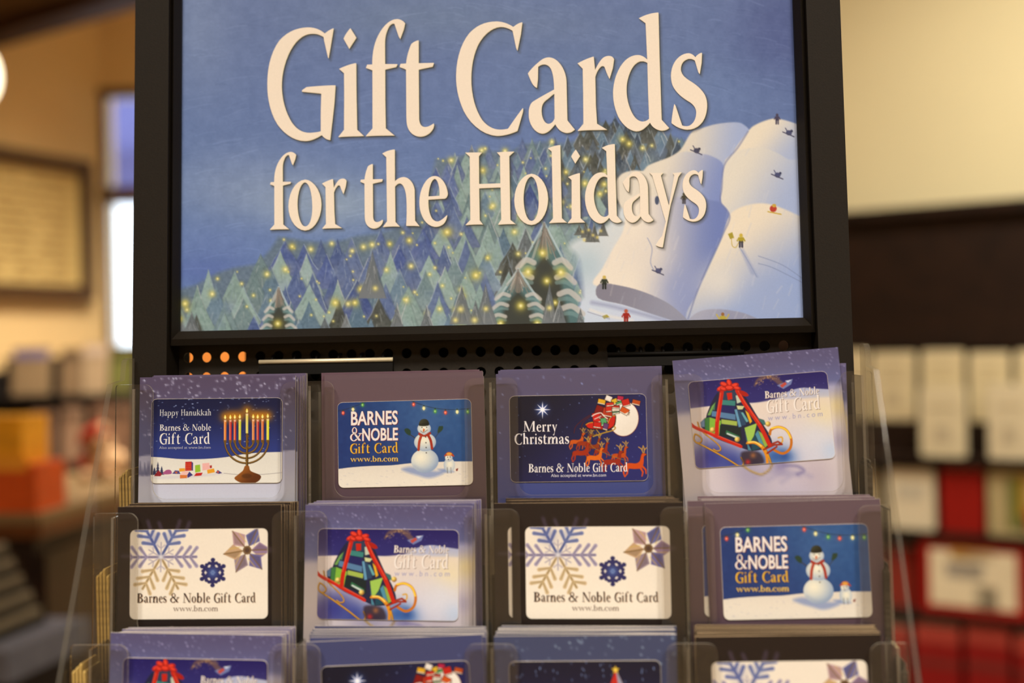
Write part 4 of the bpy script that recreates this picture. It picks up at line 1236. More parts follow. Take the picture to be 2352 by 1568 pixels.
def serif_glyph(ch):
    """-> list of (outer, holes), advance; capital height 1"""
    if ch in _norm:
        (s, ox, oy), base, cap = _norm[ch]
        G = traced(ch)
        x0 = min(p[0] for o, h in G for p in o)
        x1 = max(p[0] for o, h in G for p in o)
        k = s / cap
        f = lambda p: ((p[0] - x0) * k + .03, (base / s + oy - p[1]) * k)
        return [([f(p) for p in o], [[f(p) for p in q] for q in h]) for o, h in G], (x1 - x0) * k + .07
    polys, adv = SERIF[ch]
    return [(p, []) for p in polys], adv


class Print:
    """flat lettering: triangles in (x, z) with a colour each, stacked a hair apart"""

    def __init__(s):
        s.v, s.f, s.c = [], [], []

    def poly(s, outer, holes, y, col, fmap):
        loops = [outer] + holes
        tri = geometry.tessellate_polygon([[Vector((a, b, 0)) for a, b in lp] for lp in loops])
        flat = [fmap(q) for lp in loops for q in lp]
        n = len(s.v)
        s.v += [(a, y, b) for a, b in flat]
        for a, b, c in tri:
            ar = (flat[b][0] - flat[a][0]) * (flat[c][1] - flat[a][1]) - (flat[c][0] - flat[a][0]) * (flat[b][1] - flat[a][1])
            s.f.append((n + a, n + b, n + c) if ar > 0 else (n + a, n + c, n + b))
        s.c += [lin(col)] * len(flat)

    def serif(s, text, x0, x1, ybase, cap, y, col, fmap, slope=0.0, dx=0, dy=0):
        """text between x0 and x1 on the baseline (art coordinates, y down)"""
        G, adv = [], 0
        for ch in text:
            g, a = serif_glyph(ch)
            G.append((g, adv)); adv += a
        k = (x1 - x0) / adv
        for g, a in G:
            for o, h in g:
                f = lambda p: (x0 + dx + (a + p[0]) * k, ybase + dy - p[1] * cap + slope * (a + p[0]) * k)
                s.poly([f(p) for p in o], [[f(p) for p in q] for q in h], y, col, fmap)

    def sans(s, text, x0, x1, ybase, cap, y, col, fmap, slope=0.0, bold=0.0, space=1.0, dx=0, dy=0):
        cu = bpy.data.curves.new('type', 'FONT')
        cu.body = text
        cu.offset = bold
        cu.space_character = space
        cu.resolution_u = 3
        ob = bpy.data.objects.new('type', cu)
        COL.objects.link(ob)
        bpy.context.view_layer.update()
        me = ob.evaluated_get(bpy.context.evaluated_depsgraph_get()).to_mesh()
        P = np.array([(v.co.x, v.co.y) for v in me.vertices])
        F = [tuple(p.vertices) for p in me.polygons]
        bpy.data.objects.remove(ob)
        bpy.data.curves.remove(cu)
        k = (x1 - x0) / (P[:, 0].max() - P[:, 0].min())
        ch = .73
        n = len(s.v)
        mx = P[:, 0].min()
        for x, z in P:
            q = fmap((x0 + dx + (x - mx) * k, ybase + dy - z / ch * cap + slope * (x - mx) * k))
            s.v.append((q[0], y, q[1]))
        s.f += [tuple(n + i for i in f) for f in F]
        s.c += [lin(col)] * len(P)

    def mesh(s, name, material):
        me = bpy.data.meshes.new(name)
        me.from_pydata(s.v, [], s.f)
        ca = me.color_attributes.new('Col', 'FLOAT_COLOR', 'POINT')
        ca.data.foreach_set('color', np.hstack([np.array(s.c), np.ones((len(s.c), 1))]).ravel())
        me.materials.append(material)
        me.update()
        return me


def grid_mesh(name, P, colors, material):
    """P (h, w, 3) points and (h, w, 3) sRGB colours as one coloured sheet facing -y"""
    h, w = P.shape[:2]
    me = bpy.data.meshes.new(name)
    idx = np.arange(h * w).reshape(h, w)
    q = np.stack([idx[:-1, :-1], idx[1:, :-1], idx[1:, 1:], idx[:-1, 1:]], -1).reshape(-1, 4)
    me.vertices.add(h * w)
    me.vertices.foreach_set('co', P.reshape(-1).astype(np.float32))
    me.loops.add(q.size)
    me.loops.foreach_set('vertex_index', q.reshape(-1).astype(np.int32))
    me.polygons.add(len(q))
    me.polygons.foreach_set('loop_start', np.arange(0, q.size, 4, dtype=np.int32))
    me.polygons.foreach_set('loop_total', np.full(len(q), 4, np.int32))
    me.update(calc_edges=True)
    ca = me.color_attributes.new('Col', 'FLOAT_COLOR', 'POINT')
    c = lin_arr(colors).reshape(-1, 3)
    ca.data.foreach_set('color', np.hstack([c, np.ones((len(c), 1))]).astype(np.float32).ravel())
    me.materials.append(material)
    me.validate()
    return me
# ------------------------------------------------------------------ the shop itself
TANWALL = mat('tan_wall_paint', (220, 188, 132), .8, .15, vary=.05, scale=3)
CREAM = mat('cream_wall_paint', (244, 234, 190), .75, .2, vary=.03, scale=2)
CEILM = mat('ceiling_tile_paint', (196, 184, 168), .9, .1, vary=.06, scale=4)
FLOORM = mat('brown_carpet', (92, 66, 48), .95, .05, vary=.25, scale=90, bump=.4)
CHARC = mat('window_bar_brown', (90, 62, 34), .5, .3)


def struct(name, mb, m, label, cat):
    o = mb.obj(name, m)
    return tag(o, label, cat, kind='structure')


A = [(-4.95, -3.0), (-1.472, 4.1), (.2, 4.1), (4.6, 1.24), (4.6, -3.0)]      # plan of the room, corner by corner
def slab(z0, z1):
    b = MB()
    b.prism([(x, y) for x, y in A], z0, z1)
    b.v = [(x, z, y) for x, y, z in b.v]
    return b
struct('floor', slab(-.08, 0), FLOORM, 'brown carpet floor of the bookshop', 'floor')
struct('ceiling', slab(CEIL, CEIL + .08), CEILM, 'plain dull ceiling over the shop', 'ceiling')


def wall(name, p, q, m, label, holes=()):
    """upright wall from p to q, thickness outwards"""
    p, q = Vector((*p, 0)), Vector((*q, 0))
    u = (q - p).normalized()
    n = Vector((-u.y, u.x, 0))
    L = (q - p).length
    b = MB()
    b.prism([(0, 0), (L, 0), (L, CEIL), (0, CEIL)], 0, .1, holes=[[(a, c), (a, d), (e, d), (e, c)] for a, e, c, d in holes])
    b.mapped(lambda v: p + u * v.x + n * v.y + Vector((0, 0, v.z)))
    return struct(name, b, m, label, 'wall')


WX0, WX1, WZ0, WZ1 = -1.46, -1.235, 1.453, 2.375
wall('wall_left', A[0], A[1], TANWALL, 'tan painted wall that carries the framed notice')
wall('wall_back', A[1], A[2], TANWALL, 'tan painted end wall with the bright window', [(WX0 + 1.472, WX1 + 1.472, WZ0, WZ1)])
wall('wall_right', A[2], A[3], CREAM, 'cream painted wall above the dark bookcase')
wall('wall_side', A[3], A[4], CREAM, 'cream painted side wall beyond the bookcase')
wall('wall_front', A[4], A[0], TANWALL, 'tan painted wall behind the photographer')

w = MB()
for z0, z1 in ((WZ0 - .02, WZ0 + .012), (1.981, 2.038), (WZ1 - .012, WZ1 + .02)):
    w.box(WX0 - .015, WX1 + .015, 4.085, 4.13, z0, z1)
for x in (WX0, WX1):
    w.box(x - .01, x + .005, 4.095, 4.13, WZ0, WZ1)
win = struct('window_1', w, CHARC, 'tall bright shop window with a transom pane', 'window')
GLASS = clear_mat('window_glass', (.97, .98, 1), .02, (.8, .85, .9), .8)
for z0, z1 in ((WZ0, 1.99), (2.03, WZ1)):
    g = MB()
    g.box(WX0 + .01, WX1 - .01, 4.112, 4.118, z0, z1)
    g.obj('pane', GLASS, win)
dr = MB()
dr.box(-1.19, -.55, 4.07, 4.098, 0, 2.1)
door = struct('door_1', dr, mat('orange_oak_door', (214, 132, 58), .5, .3, vary=.12, scale=9), 'orange oak stockroom door in the end wall', 'door')
for z0, z1 in ((.2, .95), (1.1, 1.95)):
    b = MB()
    b.box(-1.1, -.64, 4.062, 4.0702, z0, z1)
    b.obj('door_panel', MATS['orange_oak_door'], door)
b = MB()
b.blob((-.62, 4.045, 1.02), .028, .026, .028)
b.obj('door_knob', BRASS_HIGHLIGHT, door, True)
# outside the window: a violet awning and a pale parked van blurred by the distance
aw = MB()
aw.side([(4.35, 2.62), (5.1, 2.34), (5.1, 2.10), (5.08, 2.10), (5.08, 2.33), (4.35, 2.6)], -2.6, -.6)
tag(aw.obj('street_awning', mat('violet_awning_cloth', (104, 106, 160), .8, .1)), 'violet cloth awning hanging outside the shop window', 'awning', kind='thing')

# bulkhead hanging below the ceiling, with a dark lower trim
p, q = Vector((-1.72, 3.5, 0)), Vector((-.45, 2.63, 0))
u = (q - p).normalized()
n = Vector((-u.y, u.x, 0))
b = MB()
b.box(0, (q - p).length, 0, .08, 2.44, CEIL)
tr = struct('trim_1', b.mapped(lambda v: p + u * v.x + n * v.y + Vector((0, 0, v.z))), mat('bulkhead_paint', (120, 98, 74), .85, .1, vary=.06, scale=4), 'dull brown bulkhead hanging from the ceiling', 'bulkhead')
b = MB()
b.box(0, (q - p).length, -.008, .088, 2.39, 2.4399)
b.mapped(lambda v: p + u * v.x + n * v.y + Vector((0, 0, v.z))).obj('bulkhead_trim', mat('dark_trim_paint', (58, 36, 22), .6, .2), tr)

# ceiling panels added out of view to light the sign, walls and bookcase
LAMPF = mat('added_light_white', (220, 214, 200), .4, .4)
LAMPD = mat('added_light_diffuser', (255, 232, 190), .6, .2, vary=.02, emit=3.0)
for i, (x, y, watts, spread) in enumerate(ADDED_LIGHTS):
    r = empty('added_ceiling_light', (x, y, CEIL))
    tag(r, 'square white glowing panel added out of view to light the shop', 'added ceiling light', 'lights added out of view over the shop floor')
    b = MB()
    for q in ((-.32, .32, -.32, -.29), (-.32, .32, .29, .32), (-.32, -.29, -.29, .29), (.29, .32, -.29, .29)):
        b.box(*q, -.03, 0)
    b.obj('added_light_frame', LAMPF, r)
    d = MB()
    d.box(-.29, .29, -.29, .29, -.012, -.004)
    d.obj('diffuser', LAMPD, r)
    ld = bpy.data.lights.new('added_lamp', 'AREA')
    ld.shape = 'SQUARE'
    ld.size = .56
    ld.energy = watts
    ld.spread = math.radians(spread)
    ld.color = WARM
    lo = bpy.data.objects.new('added_lamp', ld)
    COL.objects.link(lo)
    lo.parent = r
    lo.location = (0, 0, -.035)

# ------------------------------------------------------------------ framed notice on the tan wall
uL = (Vector((*A[1], 0)) - Vector((*A[0], 0))).normalized()
nL = Vector((uL.y, -uL.x, 0))                         # into the room
PL = Vector((*A[0], 0))


def left_wall(px, py, off=.02):
    q = at_plane(px, py, PL + nL * off, nL)
    return (q - PL).dot(uL), q.z


a1, zt = left_wall(207, 372)
_, zb = left_wall(200, 690)
a0 = a1 - .95
root = empty('framed_notice', PL + uL * ((a0 + a1) / 2) + nL * .004 + Vector((0, 0, zb)), math.atan2(uL.y, uL.x))
tag(root, 'wide framed notice with faint printed lines on the tan wall', 'framed notice')
FRM = mat('notice_frame_bronze', (74, 52, 28), .45, .4)
hw, hh = (a1 - a0) / 2, zt - zb
for nm, q in (('frame_rail', (-hw, hw, 0, .05)), ('frame_rail', (-hw, hw, hh - .05, hh)), ('frame_rail', (-hw, -hw + .05, .05, hh - .05)), ('frame_rail', (hw - .05, hw, .05, hh - .05))):
    b = MB()
    b.box(q[0], q[1], -.03, 0, q[2], q[3])
    b.obj(nm, FRM, root)
b = MB()
b.box(-hw + .04, hw - .04, -.012, -.002, .04, hh - .04)
sheet = b.obj('notice_sheet', mat('notice_paper', (206, 178, 112), .6, .3, vary=.05, scale=8), root)
ink = mat('notice_ink', (120, 92, 48), .8, .1)
R = random.Random(2)
b = MB()
for k in range(13):
    z = hh - .1 - k * .032
    x = hw - .1
    while x > -hw + .1:
        L = R.uniform(.05, .16)
        b.box(x - L, x, -.0135, -.0118, z, z + .009)
        x -= L + R.uniform(.02, .06)
tag(b.obj('printed_line', ink, sheet), kind='stuff')

# globe lamp at the edge of the view
p = at(-40, 158, 2.4)
root = empty('pendant_lamp', (p.x, p.y, p.z - .075))
tag(root, 'glowing white glass pendant lamp below the dark ceiling', 'pendant lamp')
b = MB()
b.blob((0, 0, .06), .036, .036, .062)
b.obj('glass_shade', mat('lit_opal_glass', (255, 240, 205), .4, .3, vary=.02, emit=3.2), root, True)
b = MB()
b.tube([(0, 0, .12), (0, 0, CEIL - (p.z - .075))], .004)
b.obj('cord', BLACK, root)
b = MB()
b.tube([(0, 0, .112), (0, 0, .14)], [.018, .01], 14)
b.obj('lamp_cap', FRM, root)
# ------------------------------------------------------------------ the display: everything below is in the stand's own axes
YAW = math.radians(-4.0)
LEAN = math.radians(4.2)
TL = math.tan(LEAN)
DY, ZS = .757, 1.461                       # depth of the stand's axis, height where the sign meets it
STAND_M = Matrix.Translation((0, DY, 0)) @ Matrix.Rotation(YAW, 4, 'Z')
CAM_L = STAND_M.inverted() @ Vector((0, 0, CAM_Z))


def hit(px, py, y0=0.0, z0=ZS):
    """stand-axes (x, z) where the view through a pixel meets the leaning plane y = y0 + (z - z0) tan(lean)"""
    x, y = px - 1176.0, 784.0 - py
    c, s = math.cos(ROLL), math.sin(ROLL)
    rx, rz = (x * c + y * s) / FPX, (-x * s + y * c) / FPX
    cy, sy = math.cos(YAW), math.sin(YAW)
    lx, ly = rx * cy + sy, -rx * sy + cy
    t = (y0 + (CAM_L.z - z0) * TL - CAM_L.y) / (ly - rz * TL)
    return CAM_L.x + t * lx, CAM_L.z + t * rz


def lean(v):
    return Vector((v.x, v.y + (v.z - ZS) * TL, v.z))


root = empty('sign_stand', (0, DY, 0), YAW)
tag(root, 'tall black metal stand framing the blue holiday gift card poster', 'display stand')
XO0, XO1 = hit(307, 440, -.014)[0], hit(1946, 440, -.014)[0]
XU0, XU1 = hit(385, 440, -.014)[0], hit(1867, 440, -.014)[0]
XI0, XI1 = hit(412.5, 440, -.0035)[0], hit(1837, 440, -.0035)[0]
ZI = (hit(600, 753.5, -.0035)[1] + hit(1700, 735.5, -.0035)[1]) / 2
ZR = (hit(600, 787, -.0085)[1] + hit(1700, 769, -.0085)[1]) / 2
ZT = ZI + .279
for x0, x1 in ((XO0, XU0), (XU1, XO1)):
    b = MB()
    b.side([(-.012, .03), (-.014, .034), (-.014, ZT + .03), (.03, ZT + .03), (.03, .03)], x0, x1)
    # the front arrises eased
    b.mapped(lean).obj('upright', BLACK, root)
b = MB()
b.box(XU0, XU1, -.014, .03, ZT + .006, ZT + .03)
b.mapped(lean).obj('top_rail', BLACK, root)


def rail(p, q, pi, qi):
    """mitred poster-frame rail: outer edge p-q, inner edge pi-qi, sloping down to the poster"""
    b = MB()
    f = lambda s, y: (s[0], y, s[1])
    o0, o1, i0, i1 = p, q, pi, qi
    m0 = tuple(.55 * a + .45 * c for a, c in zip(o0, i0))
    m1 = tuple(.55 * a + .45 * c for a, c in zip(o1, i1))
    prof = [(o0, o1, .006), (o0, o1, -.0085), (m0, m1, -.0105), (i0, i1, -.0035), (i0, i1, .006)]
    for k in range(len(prof) - 1):
        a, c = prof[k], prof[k + 1]
        b.quad(f(a[0], a[2]), f(a[1], a[2]), f(c[1], c[2]), f(c[0], c[2]))
    b.quad(*[f(a[0], a[2]) for a in prof])
    b.quad(*[f(a[1], a[2]) for a in prof][::-1])
    b.mapped(lean).obj('frame_rail', BLACK, root)


G = .0004
O = [(XU0 + G, ZR), (XU1 - G, ZR), (XU1 - G, ZT + .006), (XU0 + G, ZT + .006)]
I = [(XI0, ZI), (XI1, ZI), (XI1, ZT), (XI0, ZT)]
for k in range(4):
    j = (k + 1) % 4
    rail(O[k], O[j], I[k], I[j])

# poster: a sheet whose painting is stored per vertex, lettering laid on it
PXG, PYG = np.meshgrid(np.arange(PW) * PSTEP + PX0, np.arange(PH) * PSTEP + PY0)
gx, gz = hit(PXG, PYG)
XLO, XHI, ZLO, ZHI = XI0 - .005, XI1 + .005, ZI - .005, ZT + .003
cv = paint_poster([oh for ch, g in TITLE for oh in g])
gx = np.clip(gx, XLO, XHI)
gz = np.clip(gz, ZLO, ZHI)
P = np.stack([gx, (gz - ZS) * TL, gz], -1)
po = bpy.data.objects.new('poster', grid_mesh('poster', P, cv.c, PRINT_POSTER))
COL.objects.link(po)
po.parent = root
po['label'] = 'blue winter poster with lit firs and an open book as snowy hills'
for ch, g in TITLE:
    pr = Print()
    for o, h in g:
        # cut letter: pale rim towards the lower right, face on top
        pr.poly([(x + .7, y + .7) for x, y in o], [[(x + .7, y + .7) for x, y in q] for q in h], -.00025, (250, 240, 196), lambda q: hit(*q))
        pr.poly(o, h, -.0004, (246, 231, 208), lambda q: hit(*q))
    pr.v = [(x, y + (z - ZS) * TL, z) for x, y, z in pr.v]
    lo = bpy.data.objects.new('letter', pr.mesh('letter', PRINT_POSTER))
    COL.objects.link(lo)
    lo.parent = po

# perforated steel panel below the sign
ZH = [hit(1100, 808)[1], hit(1100, 855)[1]]
dz = ZH[0] - ZH[1]
hx0, hx1 = hit(972, 855)[0], hit(1363, 849)[0]
dx = (hx1 - hx0) / 9
rows = [ZH[0] - k * dz for k in range(4)]
b = MB()
Y0, Y1 = .009, .0112
nl = int((hx0 - XU0 - .006) / dx)
nr = int((XU1 - hx0 - .006) / dx)
NS = 16
cols_x = [hx0 + k * dx for k in range(-nl, nr + 1)]
xe0, xe1 = cols_x[0] - dx / 2, cols_x[-1] + dx / 2
hr = .0035
for zc in rows:
    for xc in cols_x:
        n = len(b.v)
        ring, sq = [], []
        for k in range(NS):
            t = 2 * math.pi * k / NS
            c, s = math.cos(t), math.sin(t)
            m = max(abs(c), abs(s))
            ring.append((xc + hr * c, zc + hr * s))
            sq.append((xc + dx / 2 * c / m, zc + dz / 2 * s / m))
        for y in (Y0, Y1):
            b.v += [(x, y, z) for x, z in ring] + [(x, y, z) for x, z in sq]
        for k in range(NS):
            j = (k + 1) % NS
            b.f.append((n + k, n + j, n + NS + j, n + NS + k)); b.m.append(0)
            q = n + 2 * NS
            b.f.append((q + k, q + NS + k, q + NS + j, q + j)); b.m.append(0)
            b.f.append((n + k, q + k, q + j, n + j)); b.m.append(0)
zt_, zb_ = rows[0] + dz / 2, rows[-1] - dz / 2
b.box(XU0, XU1, Y0, Y1, zt_, ZR + .012)
b.box(XU0, XU1, Y0, Y1, .12, zb_)
b.box(XU0, xe0, Y0, Y1, zb_, zt_)
b.box(xe1, XU1, Y0, Y1, zb_, zt_)
b.mapped(lean).obj('peg_panel', BLACK2, root)
b = MB()
b.box(XU0 + .026, XU1 - .012, .075, .08, .12, ZT + .02)
b.mapped(lean).obj('back_board', DARKIN, root)
for x in (XU0 + .05, XU1 - .05):
    b = MB()
    b.box(x - .01, x + .01, .0113, .075, .4, .43)
    b.mapped(lean).obj('spacer', DARKIN, root)
b = MB()
b.bevel_box(XO0 - .03, XO1 + .03, -.36, .16, 0, .03, .004)
b.obj('base_plate', BLACK, root)

# two label bars hooked into the panel
def label_bar(px0, px1, py0, py1, edge_highlight, label):
    x0, z1 = hit(px0, (py0 + py1) / 2, -.006)[0], hit((px0 + px1) / 2, py0, -.006)[1]
    x1, z0 = hit(px1, (py0 + py1) / 2, -.006)[0], hit((px0 + px1) / 2, py1, -.006)[1]
    c = lean(Vector(((x0 + x1) / 2, 0, z0)))
    r = empty('label_bar', STAND_M @ c, YAW)
    tag(r, label, 'label bar', 'label bars hooked on the peg panel')
    L, H = (x1 - x0) / 2, z1 - z0
    b = MB()
    b.side([(.0005, 0), (-.0045, .0005), (-.003, H * .86), (.0005, H * .86)], -L, L)
    b.obj('bar_face', BARBLK, r)
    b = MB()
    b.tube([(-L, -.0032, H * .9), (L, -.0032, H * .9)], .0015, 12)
    b.obj('rolled_edge', BRASS_HIGHLIGHT if edge_highlight else BARBLK, r, True)  # left edge carries its highlight as a pale colour
    for k in range(6):
        x = -L + L * 2 * (k + .5) / 6
        b = MB()
        b.tube([(x, -.001, H * .8), (x, .004, H * 1.25), (x, .0088, H * 1.3)], .0011, 8)
        b.obj('hook', BARBLK, r, True)


label_bar(593, 901, 825, 860, True, 'black label bar with a highlight coloured onto its rolled edge')
label_bar(1396, 1710, 808, 840, False, 'plain dull black label bar above the tilted sled card')
# ------------------------------------------------------------------ gift cards
BOARD_W, BOARD_H = .102, .118
CARD_W, CARD_H, CARD_T = .0856, .054, .00076
CARD_Z = BOARD_H - .041                    # middle of the card above the board's lower edge


def round_rect(w, h, r, n=5, cx=0, cz=0):
    o = []
    for sx, sz, a in ((1, -1, -90), (1, 1, 0), (-1, 1, 90), (-1, -1, 180)):
        for k in range(n + 1):
            t = math.radians(a + 90 * k / n)
            o.append((cx + sx * (w / 2 - r) + r * math.cos(t), cz + sz * (h / 2 - r) + r * math.sin(t)))
    return o


def rounded_grid(cv, w, h, r, y, z0):
    """sheet of the canvas with rounded corners, top row first"""
    H, W = cv.c.shape[:2]
    P = np.zeros((H, W, 3))
    C = np.zeros((H, W, 3))
    for i in range(H):
        z = h / 2 - h * i / (H - 1)
        e = max(0, abs(z) - (h / 2 - r))
        hw = w / 2 - (r - math.sqrt(max(0, r * r - e * e)) if e > 0 else 0)
        xs = np.linspace(-hw, hw, W)
        src = (xs / w + .5) * (W - 1)
        for c in range(3):
            C[i, :, c] = np.interp(src, np.arange(W), cv.c[i, :, c])
        P[i, :, 0], P[i, :, 1], P[i, :, 2] = xs, y, z0 + z
    return P, C


def card_map(K):
    M = map3(*K, CARD_W * 1000 + 1, CARD_H * 1000 + 1)       # art to millimetres
    return lambda q: (((M[0, 0] * q[0] + M[0, 1] * q[1] + M[0, 2]) / 1000 - CARD_W / 2), CARD_Z + CARD_H / 2 - (M[1, 0] * q[0] + M[1, 1] * q[1] + M[1, 2]) / 1000)


YL = -CARD_T - .00012
def type_hanukkah(p, f):
    w = (226, 222, 214)
    p.serif('Happy Hanukkah', 652, 1120, 592, 56, YL, (196, 196, 196), f)
    p.serif('Barnes & Noble', 657, 1120, 728, 58, YL, w, f)
    p.serif('Gift Card', 655, 1115, 848, 98, YL, w, f)
    p.sans('Also accepted at www.bn.com', 656, 1118, 892, 26, YL, (170, 172, 186), f)


def type_snowman(p, f):
    for y, d, c in ((YL + .00004, 7, (110, 30, 34)), (YL, 0, (238, 226, 214))):
        p.sans('BARNES', 516, 962, 734, 132, y, c, f, -.02, .022, 1, d, d * .6)
        p.sans('NOBLE', 624, 964, 882, 120, y, c, f, -.02, .022, 1, d, d * .6)
        p.serif('&', 508, 628, 886, 128, y, c, f, -.02, d, d * .6)
    for y, d, c in ((YL + .00004, 6, (96, 50, 20)), (YL, 0, (226, 178, 56))):
        p.serif('Gift Card', 506, 970, 1002, 92, y, c, f, -.02, d, d)
        p.serif('www.bn.com', 512, 970, 1082, 52, y, c if d else (230, 196, 96), f, -.014, d * .6, d * .6)


def type_christmas(p, f):
    w = (238, 232, 226)
    p.serif('Merry', 424, 750, 786, 98, YL, w, f)
    p.serif('Christmas', 336, 862, 906, 100, YL, w, f, -.01)
    p.serif('Barnes & Noble Gift Card', 474, 1412, 1170, 80, YL, w, f, -.012)
    p.sans('Also accepted at www.bn.com', 686, 1206, 1212, 30, YL, (216, 214, 220), f, -.012)


def type_sled(p, f):
    s = -.085
    for y, d, c in ((YL + .00004, 4, (120, 90, 74)), (YL, 0, (244, 234, 222))):
        p.serif('Barnes & Noble', 812, 1266, 496, 60, y, c, f, s, d, d)
        p.serif('Gift Card', 820, 1274, 622, 112, y, c, f, s, d, d)
    p.sans('www.bn.com', 832, 1288, 684, 46, YL, (168, 164, 190), f, s, 0, 1.5)


def type_flakes(p, f):
    for y, d, c in ((YL + .00004, 5, (190, 160, 130)), (YL, 0, (50, 30, 24))):
        p.serif('Barnes & Noble Gift Card', 440, 1442, 914, 76, y, c, f, 0, d, d)
    p.serif('www.bn.com', 748, 1128, 986, 46, YL, (120, 96, 80), f)


DESIGN = {
    'hanukkah': (art_hanukkah, K_HAN, type_hanukkah, board_hanukkah, (92, 82, 112), EDGE),
    'snowman': (art_snowman, K_SNOW, type_snowman, board_snowman, (96, 74, 88), EDGE),
    'christmas': (art_christmas, K_XMAS, type_christmas, board_christmas, (90, 84, 118), EDGE),
    'sled': (art_sled, K_SLED, type_sled, board_sled, (104, 98, 138), EDGE),
    'flakes': (art_flake_card, K_FLAKE, type_flakes, board_flakes, (36, 27, 24), EDGE_DARK),
    'cone': (art_treecard, K_TREE, None, board_dusk, (66, 72, 102), EDGE),
    'moon': (art_christmas, K_XMAS, type_christmas, board_navy, (64, 68, 104), EDGE),
}
MESH = {}
for k, (art, K, typ, board, col, edge) in DESIGN.items():
    if k == 'moon':
        for part in ('card', 'face', 'type'):
            MESH[k, part] = MESH['christmas', part]
    else:
        c = Canvas(CW, CH, map3(*K, CW, CH), (0, 0, 0))
        art(c)
        MESH[k, 'face'] = grid_mesh('printed_face', *rounded_grid(c, CARD_W - .0003, CARD_H - .0003, .0033, -CARD_T - .00005, CARD_Z), PRINT_CARD)
        b = MB()
        b.prism(round_rect(CARD_W, CARD_H, .0034, 5, 0, CARD_Z), -CARD_T, .00002)
        MESH[k, 'card'] = b.mesh('gift_card', mat('card_rim_white', (226, 218, 204), .35, .4))
        if typ:
            p = Print()
            typ(p, card_map(K))
            MESH[k, 'type'] = p.mesh('lettering', PRINT_CARD)
        else:
            MESH[k, 'type'] = None
    c = Canvas(BW, BH, [[1, 0, 0], [0, 1, 0]], (0, 0, 0))
    board(c)
    xs = np.linspace(-BOARD_W / 2, BOARD_W / 2, BW)
    zs = np.linspace(BOARD_H, 0, BH)
    X, Z = np.meshgrid(xs, zs)
    MESH[k, 'print'] = grid_mesh('printed_front', np.stack([X, np.full_like(X, -.00003), Z], -1), c.c, PRINT_BOARD)
    b = MB()
    b.prism([(-BOARD_W / 2, 0), (BOARD_W / 2, 0), (BOARD_W / 2, BOARD_H), (-BOARD_W / 2, BOARD_H)], 0, .0012, 0, 1)
    MESH[k, 'board'] = b.mesh('card_carrier', [mat('board_' + k, col, .45, .3, vary=.1, scale=200), edge])


def child(name, me, parent):
    o = bpy.data.objects.new(name, me)
    COL.objects.link(o)
    o.parent = parent
    return o


def carrier(kind, x, y, z, tilt, label, group, full):
    """one board with its card; (x, y, z) = middle of the card in stand axes"""
    o = child('card_carrier', MESH[kind, 'board'], None)
    M = STAND_M @ Matrix.Translation((x, y, z)) @ Matrix.Rotation(-LEAN, 4, 'X') @ Matrix.Rotation(math.radians(-tilt), 4, 'Y') @ Matrix.Translation((0, 0, -CARD_Z))
    o.location = M.to_translation()
    o.rotation_euler = M.to_euler()
    tag(o, label, 'gift card', group)
    if full:
        child('printed_front', MESH[kind, 'print'], o)
        c = child('gift_card', MESH[kind, 'card'], o)
        child('printed_face', MESH[kind, 'face'], c)
        if MESH[kind, 'type'] is not None:
            child('lettering', MESH[kind, 'type'], c)
    return o


ROWY = [-.046, -.082, -.116]
ROWZ = [1.389, 1.312, 1.241]
ROWN = ['top', 'middle', 'lowest']
BACK = [.0225, .023, .023]
NEXT = {'hanukkah': 'candelabra', 'snowman': 'snowman', 'christmas': 'sleigh and moon', 'sled': 'book-laden sled', 'flakes': 'snowflake', 'cone': 'red cone and star', 'moon': 'sleigh and moon'}
# kind, pixel of the card's middle, tilt, boards in the stack, sideways drift of the stack, label of the front card
SLOT = [[('hanukkah', 498, 1009, -.4, 7, .0055, 'night-blue gift card with a nine-branched candelabra over a snowy village'),
         ('snowman', 930, 1021, .6, 4, -.003, 'blue gift card with a waving snowman on a mauve carrier, top tier'),
         ('christmas', 1328, 1006, 0, 4, .002, 'dark blue gift card with a sleigh and reindeer crossing the full moon'),
         ('sled', 1748, 964, 3.6, 3, .003, 'tilted gift card with a book-laden golden sled, pulled up in its pocket')],
        [('flakes', 457, 1316, .1, 10, .006, 'white snowflake gift card on a black carrier below the candelabra card'),
         ('sled', 891, 1319, -1.1, 9, .004, 'gift card with a book-laden golden sled below the top snowman card'),
         ('flakes', 1373, 1314, -.2, 11, -.005, 'white snowflake gift card on a black carrier below the moon sleigh card'),
         ('snowman', 1827, 1313, 1.0, 8, -.004, 'blue gift card with a waving snowman in the tier below the tilted card')],
        [('sled', 447, 1617, -1.1, 13, .003, 'sled gift card cut off at its red bow, below the snowflake card'),
         ('moon', 912, 1634, 2.3, 12, -.001, 'dark gift card with books over the moon, below the middle sled card'),
         ('cone', 1345, 1627, .4, 13, .002, 'starry dark gift card with a red cone topped by a yellow star'),
         ('flakes', 1816, 1630, .7, 12, .001, 'white snowflake gift card below the lower snowman card')]]
R = random.Random(9)
EXT = []
